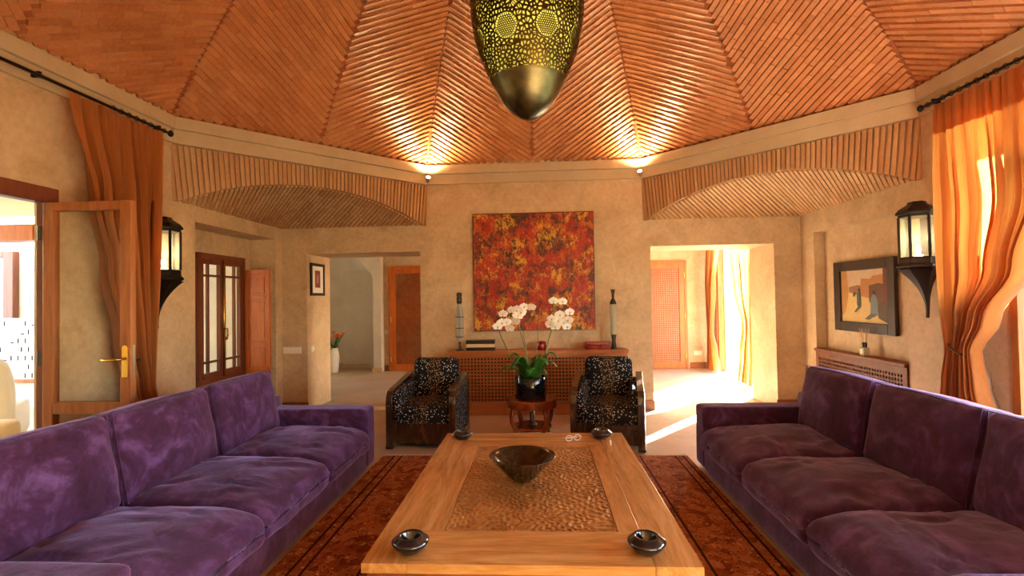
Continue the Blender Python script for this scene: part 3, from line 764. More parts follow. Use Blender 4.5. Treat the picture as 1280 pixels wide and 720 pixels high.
def rod(label, x, y0, y1, z, n):
    r = thing('curtain_rod', label, 'rod', (x, (y0+y1)/2, z))
    h = abs(y1-y0)/2
    m = MB(); m.tube([(0, -h, 0), (0, h, 0)], .012, 10); m.build('pole', 'iron', r, smooth=True)
    for s in (-1, 1):
        m = MB(); m.lathe([(0.002, -.03), (.02, -.018), (.026, 0), (.02, .018), (.002, .03)], 12, T((0, s*(h+.02), 0))); m.build('finial', 'iron', r, smooth=True)
    wallx = math.copysign(WX, x)-x
    for i in range(n):
        y = -h+.1+(2*h-.2)*i/(n-1); m = MB(); m.box(min(0, wallx), max(0, wallx), y-.008, y+.008, -.008, .03); m.build('bracket', 'iron', r)
    for i in range(14 if x > 0 else 8):
        y = h-.06-.075*i; m = MB(); m.tube([(.019*math.cos(PI*k/6), y, .019*math.sin(PI*k/6)) for k in range(13)], .003, 5, cap=False); m.build('ring', 'iron', r, smooth=True)
    return r
rod('dark iron curtain rod along the top of the left wall', -3.27, .9, 4.24, 3.0, 4)
rod('dark iron curtain rod along the top of the right wall', 3.27, 1.0, 4.24, 2.985, 4)

# ------------------------------------------------------------------ wall lanterns
def sconce(label, loc, rz):
    r = thing('wall_lantern', label, 'wall lamp', loc, rz)          # local: wall at y=0, lamp towards -y, z=0 at bracket tip
    rad = .124
    hexa = [(rad*math.cos(R(60*i)), rad*math.sin(R(60*i))-.118) for i in range(6)]
    def ring(s, z): return [((x)*s, (y+.118)*s-.118, z) for x, y in hexa]
    def loft(m, rings):
        n = 6; v = sum(rings, []); f = [tuple(range(n-1, -1, -1)), tuple((len(rings)-1)*n+i for i in range(n))]
        for j in range(len(rings)-1):
            for i in range(n): f.append((j*n+i, j*n+(i+1) % n, (j+1)*n+(i+1) % n, (j+1)*n+i))
        m.add(v, f)
    m = MB(); loft(m, [ring(1.18, .80), ring(1.2, .815), ring(1.02, .845), ring(.55, .885), ring(.5, .905), ring(.1, .91)]); m.build('roof', 'iron', r, bevel=.003)
    m = MB(); loft(m, [ring(.98, .775), ring(1.04, .78), ring(1.04, .80)])
    m.build('top_rim', 'iron', r)
    for i in range(6):
        x, y = hexa[i]; m = MB(); m.lathe([(.011, .44), (.011, .78)], 6, T((x, y, 0))); m.build('bar', 'iron', r)
    for i in range(6):
        a, b = hexa[i], hexa[(i+1) % 6]; m = MB(); m.quad((*a, .44), (*b, .44), (*b, .78), (*a, .78)); m.build('pane', 'lamp_glass', r)
    m = MB(); loft(m, [ring(1.0, .34), ring(1.22, .355), ring(1.22, .37), ring(1.06, .39), ring(1.06, .43), ring(1.0, .442)]); m.build('base', 'iron', r, bevel=.003)
    # flared bracket: rings shrink and slide back to the wall
    m = MB(); rings = []
    for i in range(13):
        f = i/12; s = 1.12*(1-f)**2.6+.10; yc = -.118*(1-f)**1.6-.06*f
        rings.append([(x*s*(.9 if i else 1), min((y+.118)*s+yc, -.002), .34*(1-f)-.07*f) for x, y in hexa])
    loft(m, list(reversed(rings))); m.build('bracket', 'iron', r, smooth=True, auto=35)
    m = MB(); m.box(-.05, .05, -.06, 0, .45, .77); m.build('back_plate', 'iron', r)
    m = MB(); m.lathe([(.03, .442), (.03, .46), (.012, .465), (.018, .49), (.02, .51), (.012, .53), (.002, .545)], 14, T((0, -.118, 0))); m.build('bulb', 'candle_bulb', r, smooth=True)
    li = bpy.data.lights.new('lantern_light', 'POINT'); li.energy = 1.0; li.color = (1, .82, .5); li.shadow_soft_size = .03
    lo = bpy.data.objects.new('lantern_light', li); COL.objects.link(lo); lo.parent = r; lo.location = (0, -.118, .60)
    return r
sconce('hexagonal black iron wall lantern beside the left orange curtain', (-WX, 4.13, 1.31), R(90))
sconce('hexagonal iron wall lantern beside the sunlit right curtain', (WX, 4.29, 1.30), R(-90))

# uplights on the cornice corners
def uplight(label, x, y, vis=True):
    r = thing('uplight', label, 'spotlight', (x, y, 3.02))
    n = (Vector((0, YC, 0))-Vector((x, y, 0))).normalized()
    q = Vector((n.x*.75, n.y*.75, .65)).to_track_quat('Z', 'Y').to_matrix().to_4x4()
    m = MB(); m.lathe([(.02, -.05), (.026, -.03), (.03, .02), (.026, .02)], 16, q); m.build('lamp_body', 'steel', r, smooth=True, auto=40)
    m = MB(); m.lathe([(.001, .021), (.018, .024), (.025, .019)], 16, q); m.build('bulb', 'bulb', r, smooth=True)
    m = MB(); m.tube([Vector((0, 0, 0)), -n*.06+Vector((0, 0, -.02))], .006, 6); m.build('arm', 'steel', r)
    li = bpy.data.lights.new('uplight_light', 'SPOT'); li.energy = 20; li.color = (1, .72, .36); li.spot_size = R(150); li.spot_blend = .8; li.shadow_soft_size = .02
    lo = bpy.data.objects.new('uplight_light', li); COL.objects.link(lo); lo.parent = r; lo.location = n*.05+Vector((0, 0, .045))
    lo.rotation_euler = Vector((n.x*.25, n.y*.25, 1)).to_track_quat('-Z', 'Y').to_euler()
uls = [((-V8, WY), 'lit spotlight on the cornice left of the painting'), ((V8, WY), 'lit spotlight on the cornice right of the painting')]
for (x, y), lb in uls:
    n = (Vector((0, YC, 0))-Vector((x, y, 0))).normalized(); uplight(lb, x+n.x*.09, y+n.y*.09)

for (x, y), lb in ((octv[3], 'added unseen spotlight on the right front cornice corner, lighting the dome'), (octv[4], 'added unseen spotlight on the left front cornice corner, lighting the dome')):
    n = (Vector((0, YC, 0))-Vector((x, y, 0))).normalized(); uplight(lb, x+n.x*.09, y+n.y*.09)  # two lamps added out of view to brighten the dome

# ------------------------------------------------------------------ pierced brass lantern
def hanging_lantern():
    r = thing('hanging_lantern', 'large egg-shaped pierced brass lantern hanging from the brick dome', 'lamp', (0.005, YC, 2.545))
    key = [(0, 0), (.012, .05), (.045, .105), (.10, .155), (.16, .19), (.22, .222), (.30, .258), (.40, .296), (.50, .325), (.62, .345), (.74, .352), (.88, .345), (1.02, .322), (1.16, .28), (1.30, .22), (1.42, .15), (1.5, .09)]
    def rad(z):
        for (a, ra), (b, rb) in zip(key, key[1:]):
            if a <= z <= b:
                f = (z-a)/(b-a); return ra+(rb-ra)*f
        return .09
    m = MB(); zz = [.001*(i**2)/.9 for i in range(0, 14)]
    m.lathe([(max(.001, rad(min(z, .222))), min(z, .222)) for z in [0, .004, .012, .025, .045, .07, .1, .13, .16, .19, .222]], 48, cap=False); m.build('bottom_cap', 'brass_cap', r, smooth=True)
    # conformal strip: y = integral ds/r
    zs = [.222+(1.42-.222)*i/400 for i in range(401)]; Y = [0.]
    for a, b in zip(zs, zs[1:]): Y.append(Y[-1]+math.hypot(b-a, rad(b)-rad(a))/rad((a+b)/2))
    def z_at(y):
        y = max(0, min(Y[-1], y)); lo, hi = 0, 400
        while hi-lo > 1:
            k = (lo+hi)//2
            if Y[k] <= y: lo = k
            else: hi = k
        return zs[lo]+(zs[hi]-zs[lo])*(y-Y[lo])/max(1e-9, Y[hi]-Y[lo])
    def pt(th, y): z = z_at(y); q = rad(z); return Vector((q*math.cos(th), q*math.sin(th), z))
    med_z = .43; med_y = next(Y[i] for i in range(401) if zs[i] >= med_z); mr = .068/rad(med_z)
    meds = [(-PI/2+R(22.5+45*k)) % (2*PI) for k in range(8)]
    def in_med(th, y, e=1.):
        for a in meds:
            d = (th-a+PI) % (2*PI)-PI
            if d*d+(y-med_y)**2 < (mr*e)**2: return True
        return False
    rng = random.Random(11); pts = []
    y = .02; row = 0
    while y < Y[-1]-.02:
        st = .0235/rad(z_at(y)); n = int(2*PI/st); 
        for i in range(n):
            th = 2*PI*(i+(.5 if row % 2 else 0))/n+rng.uniform(-.6, .6)*st; yy = y+rng.uniform(-.6, .6)*st
            if not in_med(th, yy, 1.10): pts.append((th % (2*PI), yy))
        y += st*.87; row += 1
    st = .0125/rad(med_z)
    for a in meds:
        for i in range(-8, 9):
            for j in range(-9, 10):
                dx, dy = (i+(.5 if j % 2 else 0))*st, j*st*.87
                if dx*dx+dy*dy < (mr*.93)**2: pts.append(((a+dx+rng.uniform(-.1, .1)*st) % (2*PI), med_y+dy))
    ext = list(pts)+[(t-2*PI, y) for t, y in pts if t > 2*PI-.5]+[(t+2*PI, y) for t, y in pts if t < .5]
    vs, es, fs = delaunay_2d_cdt([Vector(p) for p in ext], [], [], 0, 1e-7)[:3]
    inc = {}
    cc = []
    for ti, f in enumerate(fs):
        a, b, c = (vs[i] for i in f[:3]); d = 2*(a.x*(b.y-c.y)+b.x*(c.y-a.y)+c.x*(a.y-b.y))
        if abs(d) < 1e-12: cc.append(None); continue
        ux = (a.length_squared*(b.y-c.y)+b.length_squared*(c.y-a.y)+c.length_squared*(a.y-b.y))/d
        uy = (a.length_squared*(c.x-b.x)+b.length_squared*(a.x-c.x)+c.length_squared*(b.x-a.x))/d
        cc.append(Vector((ux, uy)))
        for i in f[:3]: inc.setdefault(i, []).append(ti)
    m = MB()
    for i, p in enumerate(vs):
        if not (-.0001 <= p.x < 2*PI) or i not in inc: continue
        cs = [cc[t] for t in inc[i] if cc[t] is not None]
        if len(cs) < 3: continue
        cs.sort(key=lambda q: math.atan2(q.y-p.y, q.x-p.x))
        if any((q-p).length > .35 for q in cs): continue
        q = rad(z_at(p.y)); med = in_med(p.x, p.y, 1.0); w = (.0024 if med else .0062)/q
        cen = sum(cs, Vector((0, 0)))/len(cs); inner = []
        big = max((c-cen).length for c in cs)
        for c in cs:
            d = c-cen; L = d.length; inner.append(cen+d*max(.22, 1-w*1.25/max(L, 1e-6)))
        n = len(cs); P = [pt(c.x, c.y) for c in cs]; Q = [pt(c.x, c.y) for c in inner]
        if rng.random() < .02 and not med: m.add(P, [tuple(range(n))]); continue
        m.add(P+Q, [(k, (k+1) % n, n+(k+1) % n, n+k) for k in range(n)])
    o = m.build('pierced_shell', 'brass_pierced', r)
    sm = o.modifiers.new('thick', 'SOLIDIFY'); sm.thickness = .003
    for a in meds:                                         # raised ring round every medallion
        m = MB(); pl = []
        for k in range(29):
            t = 2*PI*k/28; pl.append(pt(a+mr*1.02*math.cos(t), med_y+mr*1.02*math.sin(t))*1.002)
        m.tube(pl, .003, 5, cap=False); m.build('medallion_ring', 'brass_pierced', r, smooth=True)
    m = MB(); m.lathe([(rad(z)+.002, z) for z in (.218, .224, .23)], 48, cap=False); m.build('band', 'brass_cap', r, smooth=True)
    m = MB(); m.lathe([(max(.001, rad(z)-.03), z) for z in [.16+.06*i for i in range(21)]], 40, cap=False); m.build('glow_liner', 'lantern_glow_liner', r, smooth=True)  # added translucent sleeve, stands in for the lit inner wall behind the holes
    m = MB(); m.lathe([(rad(1.42), 1.42), (.12, 1.46), (.06, 1.52), (.03, 1.56), (.012, 1.6)], 32); m.build('top_cap', 'brass_cap', r, smooth=True)
    m = MB(); m.tube([(0, 0, 1.58), (0, 0, dome_h(3.355)-2.56)], .012, 8); m.build('hanging_chain', 'iron', r)
    li = bpy.data.lights.new('lantern_bulb', 'POINT'); li.energy = 2.4; li.color = (1, .92, .6); li.shadow_soft_size = .05
    lo = bpy.data.objects.new('lantern_bulb', li); COL.objects.link(lo); lo.parent = r; lo.location = (0, 0, .55)
hanging_lantern()

# ------------------------------------------------------------------ sofas
def sofa(label, cx, rz, seed):
    # local frame: front towards +x, length along y, back at -x
    r = thing('sofa', label, 'sofa', (cx, 2.91, 0), rz)
    rng = random.Random(seed); hl = 1.41; ar = .22
    nz = lambda q, s, a: noise.noise(Vector(q)*s+Vector((seed*3.1, 0, 0)))*a
    m = MB(); m.rbox((.94, 2*hl-.02, .24), .04, 8, T((-.005, 0, .125))); m.build('base', 'purple_suede', r, smooth=True)
    for s in (-1, 1):
        def fa(q, p): return q+Vector((nz(q, 4, .006), nz(q, 3, .006), nz(q, 5, .006)))
        m = MB(); m.rbox((.96, ar, .505), .035, 12, T((-.01, s*(hl-ar/2), .2775)), fa); m.build('armrest', 'purple_suede', r, smooth=True)
    m = MB(); m.rbox((.20, 2*hl-.02, .60), .06, 10, T((-.46, 0, .34))); m.build('back_frame', 'purple_suede', r, smooth=True)
    L3 = (2*hl-2*ar)/3
    for i in range(3):
        yc = -hl+ar+L3*(i+.5); sd = seed*7+i*2.3
        def fs(q, p, sd=sd):
            q = q.copy(); e = (1-abs(p[0])**4)*(1-abs(p[1])**4)
            if p[2] > 0: q.z += .045*(1-p[0]**2)*(1-p[1]**2)
            dr = max(0, (p[0]-.45)/.55); q.z -= .05*dr*dr*(1 if p[2] > 0 else .3); q.x += .02*dr
            big = noise.noise(Vector((q.x*3.2+sd, q.y*3.0, sd)));
            sw = noise.noise(Vector((q.x*6+2*big+sd, q.y*9+2.5*big, 0))); ri = (1-abs(sw)*2.2)
            q.z += (big*.024+ri*.018+noise.noise(Vector((q.x*17, q.y*15, sd)))*.004)*e*(1 if p[2] > 0 else 0)
            q.y += noise.noise(Vector((q.x*6, q.z*9, sd)))*.010
            q.x += noise.noise(Vector((q.y*7, q.z*10, sd+4)))*.012*(1 if p[0] > .5 else 0)
            return q
        m = MB(); m.rbox((.93, L3+.004, .19), .055, 34, T((.025, yc, .295)), fs); cu = m.build('seat_cushion', 'purple_suede', r, smooth=True)
        def fb(q, p, sd=sd):
            q = q.copy(); q.x += .045*(1-p[1]**2)*(1-p[2]**2)*(1 if p[0] > 0 else .4)
            q.z += .018*(1-p[1]**2)*(1 if p[2] > 0 else 0) + .014*abs(p[1])**6*(1 if p[2] > 0 else 0)
            q.x += noise.noise(Vector((q.y*4+sd, q.z*4, 1)))*.012+noise.noise(Vector((q.y*11+sd, q.z*9, 5)))*.004
            q.y += noise.noise(Vector((q.z*6, q.x*6, sd)))*.008
            return q
        m = MB(); TM = T((-.41, yc, .605), (0, R(-11), 0)); m.rbox((.235, L3-.012, .50), .06, 26, TM, fb)
        bc = m.build('back_cushion', 'purple_suede', r, smooth=True)
        m = MB(); pl = []                               # piped seam round the front edge
        hy, hz = (L3-.012)/2-.012, .238
        for (a, b) in [(-1, -1), (-.5, -1), (0, -1), (.5, -1), (1, -1), (1, -.5), (1, 0), (1, .5), (1, 1), (.5, 1), (0, 1), (-.5, 1), (-1, 1), (-1, .5), (-1, 0), (-1, -.5), (-1, -1)]:
            q = fb(Vector((.1175-.018, hy*a, hz*b)), (1, a, b)); pl.append(TM @ q)
        m.tube(pl, .004, 5, cap=False); m.build('piping', 'purple_suede', bc, smooth=True)
    for sx in (-.4, .38):
        for sy in (-1, 1):
            m = MB(); m.lathe([(.022, 0), (.026, .04)], 10, T((sx, sy*(hl-.1), 0))); m.build('leg', 'black_iron', r)
    return r
sofa('long purple suede sofa under the small window on the left', -1.90, 0, 1.0)
sofa('long purple suede sofa in front of the curtain on the right', 1.84, PI, 2.0)

# ------------------------------------------------------------------ rug
r = thing('rug', 'rust and tan oriental rug under the wooden coffee table', 'rug', (0, 2.85, 0))
m = MB(); m.box(-1.42, 1.355, -1.66, 1.66, .001, .014); m.build('pile', 'rug_pile', r, bevel=.004)
m = MB(); rng = random.Random(2)
for e in (-1, 1):
    for i in range(300):
        x = -1.415+2.765*i/299; dx = rng.uniform(-.012, .012); y0 = e*1.655; y1 = e*(1.655+.055+rng.uniform(0, .015))
        m.add([(x-.004, y0, .006), (x+.004, y0, .006), (x+dx+.003, y1, .003), (x+dx-.003, y1, .003), (x, y0, .012), (x+dx, y1, .006)], [(0, 1, 2, 3), (1, 4, 5, 2), (4, 0, 3, 5)])
tag(m.build('fringe', 'fringe_cotton', r), kind='stuff')

# ------------------------------------------------------------------ coffee table
TZ = .38
r = thing('coffee_table', 'large low wooden coffee table with carved inset panel on the rug', 'table', (-.012, 2.955, .0145))
hx, hy, zt = .69, .965, TZ-.0145
def plank(name, x0, x1, y0, y1, mat, z0=None, z1=None):
    m = MB(); m.box(x0+.0005, x1-.0005, y0+.0005, y1-.0005, zt-.04 if z0 is None else z0, zt if z1 is None else z1); return m.build(name, mat, r, bevel=.0015)
plank('plank', -hx, -.50, -hy, hy, 'table_wood_y'); plank('plank', .50, hx, -hy, hy, 'table_wood_y')
plank('plank', -.50, .50, -hy, -.675, 'table_wood_x'); plank('plank', -.50, .50, .625, hy, 'table_wood_x')
plank('plank', -.50, -.40, -.675, .625, 'table_wood_y'); plank('plank', .40, .50, -.675, .625, 'table_wood_y')
def carve(u, v):
    x, y = -.4+.8*u, -.675+1.30*v
    if u < .004 or u > .996 or v < .003 or v > .997: return Vector((x, y, zt-.008))
    s = 0.
    q = Vector((x*10, y*10, 0)); w1 = noise.noise(q*.9)*1.6; w2 = noise.noise(q*.9+Vector((9, 3, 1)))*1.6
    a = math.sin(x*124+w1*3.4)*math.sin(y*112+w2*3.4); b = math.sin((x+y)*104+w2*3.4)*math.sin((x-y)*104+w1*3.4)
    g = max(-1, min(1, (a+b)*1.5))
    return Vector((x, y, zt-.0055+.0028*g))
m = MB(); m.grid(carve, 210, 330); tag(m.build('carved_panel', 'carved_wood', r, smooth=True))
m = MB(); m.box(-.41, .41, -.685, .635, zt-.04, zt-.02); m.build('panel_backing', 'carved_wood', r)
for b in ((-hx+.02, hx-.02, -hy+.02, -hy+.05), (-hx+.02, hx-.02, hy-.05, hy-.02)):
    m = MB(); m.box(*b, zt-.16, zt-.042); m.build('apron', 'apron_wood', r, bevel=.003)
for s in (-1, 1):
    m = MB(); m.box(s*(hx-.035)-.015, s*(hx-.035)+.015, -hy+.05, hy-.05, zt-.16, zt-.042); m.build('apron', 'apron_wood', r, bevel=.003)
for sx in (-1, 1):
    for sy in (-1, 1):
        m = MB(); m.box(sx*(hx-.09)-.05, sx*(hx-.09)+.05, sy*(hy-.11)-.05, sy*(hy-.11)+.05, 0, zt-.16); m.build('leg', 'apron_wood', r, bevel=.005)

def ashtray(label, x, y):
    r = thing('ashtray', label, 'ashtray', (x, y, TZ+.0006), 0, 'black glazed ashtrays at the table corners')
    m = MB(); m.lathe([(.03, 0), (.052, .002), (.066, .018), (.079, .036), (.080, .044), (.07, .050), (.058, .062), (.052, .066), (.046, .065), (.041, .058), (.038, .03), (.03, .022), (.001, .02)], 40)
    m.build('bowl', 'black_glaze', r, smooth=True)
    return r
ashtray('black glazed ashtray at the near left table corner', -.524, 2.10); ashtray('black glazed ashtray at the near right table corner', .480, 2.115)
ashtray('black glazed ashtray at the far left table corner', -.557, 3.765); ashtray('black glazed ashtray at the far right table corner', .502, 3.78)
r = thing('bowl', 'dark horn-coloured conical bowl on the carved table panel', 'bowl', (-.068, 2.90, TZ+.0006))
m = MB(); m.lathe([(.04, 0), (.052, .003), (.085, .03), (.125, .075), (.165, .118), (.192, .148), (.195, .150), (.190, .151), (.160, .119), (.118, .077), (.078, .034), (.05, .012), (.001, .009)], 56)
m.build('bowl_body', 'bowl_horn', r, smooth=True)
r = thing('eyeglasses', 'folded pale eyeglasses at the far edge of the carved panel', 'glasses', (.285, 3.70, TZ+.001), R(20))
for s in (-1, 1):
    m = MB(); m.tube([(s*.034+.026*math.cos(a*PI/8), 0, .022+.02*math.sin(a*PI/8)) for a in range(17)], .0035, 6, cap=False); m.build('lens_rim', 'white_plastic', r, smooth=True)
    m = MB(); m.tube([(s*.062, 0, .026), (s*.066, .03, .02), (-s*.05, .055+.012*s, .006)], .0035, 6); m.build('temple', 'white_plastic', r, smooth=True)
m = MB(); m.tube([(-.008, 0, .026), (0, 0, .03), (.008, 0, .026)], .003, 6); m.build('bridge', 'white_plastic', r, smooth=True)

# ------------------------------------------------------------------ armchairs
def armchair(label, loc, rz):
    r = thing('armchair', label, 'armchair', loc, rz, 'spotted club armchairs')     # front towards -y
    hw = .335
    m = MB(); m.box(-hw+.05, hw-.05, -.355, -.325, .05, .25); m.build('front_rail', 'walnut', r, bevel=.004)
    m = MB(); m.box(-hw+.05, hw-.05, .30, .33, .05, .5); m.build('back_rail', 'walnut', r, bevel=.004)
    for s in (-1, 1):
        path = [(s*(hw-.02), -.36, .0), (s*(hw-.02), -.362, .2), (s*(hw-.02), -.365, .44), (s*(hw-.02), -.355, .50), (s*(hw-.02), -.32, .538), (s*(hw-.02), -.26, .552), (s*(hw-.02), -.1, .572), (s*(hw-.02), .1, .60), (s*(hw-.02), .30, .63)]
        sec = [(-.035, -.022), (.03, -.022), (.035, 0), (.03, .022), (-.035, .022)]
        m = MB(); m.sweep(path, sec, (s, 0, 0)); m.build('arm_frame', 'walnut', r, bevel=.004)
        m = MB(); m.box(s*(hw-.02)-.03, s*(hw-.02)+.03, .27, .34, 0, .62); m.build('leg', 'walnut', r, bevel=.006)
        m = MB(); m.box(s*hw-.02 if s > 0 else s*hw+.004, s*hw-.004 if s > 0 else s*hw+.02, -.335, .29, .06, .56); m.build('side_panel', 'spotted_fabric', r, bevel=.006)
        m = MB(); m.box(s*(hw-.02)-.03, s*(hw-.02)+.03, -.34, .29, .045, .1); m.build('side_rail', 'walnut', r, bevel=.004)
        def pad(q, p): q = q.copy(); q.z += .045*(p[1]*.5+.5)*(p[2] > 0); q.x += -s*.02*(1-p[1]**2)*(1-p[2]**2); return q
        m = MB(); m.rbox((.075, .64, .33), .035, 10, T((s*(hw-.075), -.02, .395)), pad); m.build('arm_pad', 'spotted_fabric', r, smooth=True)
        m = MB(); m.rbox((.075, .06, .03), .012, 4, T((s*(hw-.02), -.36, .016))); m.build('foot', 'black_iron', r, smooth=True)
    def st(q, p): q = q.copy(); q.z += .03*(1-p[0]**2)*(1-p[1]**2)*(p[2] > 0); return q
    m = MB(); m.rbox((.55, .62, .18), .05, 12, T((0, -.055, .315)), st); m.build('seat', 'spotted_fabric', r, smooth=True)
    def bk(q, p): q = q.copy(); q.y -= .03*(1-p[0]**2)*(p[1] < 0); return q
    m = MB(); m.rbox((.50, .17, .50), .075, 14, T((0, .24, .565), (R(-9), 0, 0)), bk); m.build('backrest', 'spotted_fabric', r, smooth=True)
    return r
armchair('spotted black club armchair left of the orchid side table', (-1.10, 5.10, 0), R(-3))
armchair('spotted black club armchair right of the orchid side table', (.735, 5.06, 0), R(-10))

# ------------------------------------------------------------------ side table and orchid
r = thing('side_table', 'round low wooden side table with curved legs under the orchid', 'table', (-.045, 5.22, 0))
m = MB(); m.lathe([(.255, .305), (.262, .31), (.262, .392), (.255, .398), (.0, .4)], 48); m.build('tabletop', 'burl_wood', r, smooth=True, auto=35)
for k in range(4):
    a = R(35+90*k); c, s = math.cos(a), math.sin(a)
    path = [(c*q, s*q, z) for q, z in ((.238, .31), (.258, .24), (.25, .17), (.215, .10), (.195, .05), (.205, .0))]
    m = MB(); m.sweep(path, [(-.022, -.016), (.022, -.016), (.022, .016), (-.022, .016)], (-s, c, 0)); m.build('leg', 'burl_wood', r, bevel=.005)
m = MB(); m.lathe([(.20, .085), (.205, .09), (.205, .105), (.2, .11)], 36); m.build('lower_shelf', 'burl_wood', r, smooth=True, auto=35)
m = MB(); m.lathe([(.035, .11), (.02, .13), (.03, .2), (.024, .3)], 20); m.build('column', 'walnut', r, smooth=True)
m = MB(); m.lathe([(.05, .111), (.055, .12), (.03, .135), (.022, .15), (.0, .152)], 20); m.build('boss', 'tarnish', r, smooth=True)

r = thing('potted_orchid', 'white orchid with tall stems in a black pot on the side table', 'plant', (-.055, 5.2, .4005))
m = MB(); m.lathe([(.155, 0), (.162, .01), (.165, .215), (.160, .222), (.152, .218), (.15, .2), (.0, .195)], 48); m.build('pot', 'black_gloss', r, smooth=True, auto=40)
m = MB(); m.lathe([(.151, .196), (.1, .205), (.0, .21)], 24); m.build('soil', 'soil', r, smooth=True)
rng = random.Random(9)
def leaf(a, ln, lift, wd):
    def fn(u, v):
        t = v; wdt = wd*math.sin(PI*min(1, .12+.88*t)**.8)*(1 if t < 1 else 0)
        q = .06+ln*t; z = .205+lift*math.sin(t*PI*.62)-.10*t*t
        s = (u-.5)*2*wdt; c, sn = math.cos(a), math.sin(a)
        return Vector((c*q-sn*s, sn*q+c*s, z-abs(u-.5)*.02+ .0))
    m = MB(); m.grid(fn, 4, 10); o = m.build('leaf', 'leaf_green', r, smooth=True); so = o.modifiers.new('thick', 'SOLIDIFY'); so.thickness = .003
for a, ln, lf, wd in ((200, .24, .13, .034), (160, .22, .10, .032), (-20, .22, .22, .045), (10, .2, .15, .042), (-50, .2, .18, .05), (230, .22, .16, .04), (-90, .16, .12, .05), (-120, .2, .2, .04), (60, .2, .18, .045), (110, .22, .16, .045), (-150, .16, .22, .03), (-35, .14, .1, .04)):
    leaf(R(a), ln*1.12, lf*1.55, wd*1.35)
fl_me = None
def flower(parent, loc, yaw, pitch, sc):
    global fl_me
    if fl_me is None:
        m = MB()
        for k, (an, ln, wd) in enumerate(((90, .036, .03), (210, .036, .03), (330, .036, .03), (10, .042, .05), (170, .042, .05))):
            c, s = math.cos(R(an)), math.sin(R(an))
            def fn(u, v, c=c, s=s, ln=ln, wd=wd):
                q = ln*v; w = wd*math.sin(PI*min(1, .08+.9*v)**.9)*(u-.5)*2*.5; return Vector((c*q-s*w, -.006*math.sin(v*3)-.004*abs(u-.5)+(.002 if ln > .04 else 0), s*q+c*w))
            m.cur = 0; m.grid(fn, 4, 5)
        m.cur = 1; m.rbox((.012, .016, .014), .005, 3, T((0, -.010, -.003)))
        o = m.build('flower', ['petal_white', 'petal_heart'], parent, smooth=True); fl_me = o.data
    else:
        o = bpy.data.objects.new('flower', fl_me); COL.objects.link(o); o.parent = parent
    o.location = loc; o.rotation_euler = (pitch, 0, yaw); o.scale = (sc, sc, sc)
def stem(pts, rad=.0065): m = MB(); m.tube(smooth_path(pts), rad, 6); return m.build('stem', 'stem_green', r, smooth=True)
def smooth_path(pts, n=6):
    pts = [Vector(p) for p in pts]; out = []
    P = [pts[0]]+pts+[pts[-1]]
    for i in range(1, len(P)-2):
        for k in range(n):
            t = k/n; a, b, c, d = P[i-1], P[i], P[i+1], P[i+2]
            out.append(.5*((2*b)+(c-a)*t+(2*a-5*b+4*c-d)*t*t+(3*b-a-3*c+d)*t**3))
    out.append(pts[-1]); return out
s1 = stem([(-.10, 0, .2), (-.155, .01, .30), (-.24, .02, .50), (-.33, .02, .72), (-.30, .01, .86), (-.2, 0, .93), (-.06, -.01, .96), (.02, -.01, .955)])
s2 = stem([(-.02, .02, .2), (-.03, .03, .4), (-.08, .03, .62), (-.12, .02, .80), (-.10, .01, .90)])
s3 = stem([(.03, .01, .2), (.0, .02, .36), (-.05, .03, .55), (-.07, .03, .70)], .0035)
s4 = stem([(.05, -.01, .2), (.06, 0, .4), (.09, .01, .65), (.115, .01, .94)], .004)
s5 = stem([(.08, .0, .2), (.15, .01, .42), (.21, .01, .64), (.26, .0, .80), (.27, -.01, .95), (.275, -.02, 1.02), (.35, -.02, 1.01)])
s6 = stem([(.10, .02, .2), (.17, .02, .46), (.23, .02, .70), (.30, .02, .85), (.40, .01, .92), (.43, 0, .86)])
rng = random.Random(21)
def fl(st, x, z, sc=1.0): flower(st, (x+.0, -.03+rng.uniform(-.025, .01), z), rng.uniform(-.5, .5), rng.uniform(-.25, .2), sc*rng.uniform(1.25, 1.5))
for x, z in ((-.335, .755), (-.24, .80), (-.275, .885), (-.185, .925), (-.205, .735), (-.055, .955), (.025, .952), (-.29, .79)): fl(s1, x, z)
for x, z in ((-.12, .865), (-.145, .805), (-.125, .925), (-.09, .90)): fl(s2, x, z, 1.1)
for x, z in ((.255, 1.015), (.35, 1.005), (.235, .83), (.22, .77), (.27, .745)): fl(s5, x, z)
for x, z in ((.32, .87), (.405, .81), (.355, .785), (.42, .895), (.30, .805), (.39, .745)): fl(s6, x, z)

# ------------------------------------------------------------------ lattice cabinet under the painting and what stands on it
CX0, CX1, CYF, CH = -1.085, 1.125, 6.10, .80
r = thing('lattice_cabinet', 'long amber wooden lattice cabinet under the abstract painting', 'cabinet', ((CX0+CX1)/2, 6.21, 0))
w = (CX1-CX0)/2; yf = CYF-6.21
m = MB(); m.box(-w-.012, w+.012, yf-.015, .118, CH-.045, CH); m.build('cabinet_top', 'cabinet_wood', r, bevel=.004)
m = MB(); m.box(-w, w, yf, yf+.03, 0, .12); m.build('plinth', 'cabinet_wood', r, bevel=.003)
m = MB(); m.box(-w, w, yf-.006, yf+.03, .12, .165); m.build('bottom_rail', 'cabinet_wood', r, bevel=.003)
m = MB(); m.box(-w, w, yf, yf+.03, CH-.085, CH-.045); m.build('top_rail', 'cabinet_wood', r, bevel=.003)
for s in (-1, 1):
    m = MB(); m.box(s*w-(.05 if s > 0 else 0), s*w+(.05 if s < 0 else 0), yf-.003, .115, 0, CH-.045); m.build('side_post', 'cabinet_wood', r, bevel=.003)
m = MB(); m.box(-w+.05, w-.05, .08, .115, .12, CH-.085); m.build('back_panel', 'dark_back', r)
lattice('lattice', r, 'cabinet_wood', -w+.05, w-.05, .165, CH-.085, yf+.016, 50, 13, .016, .018)

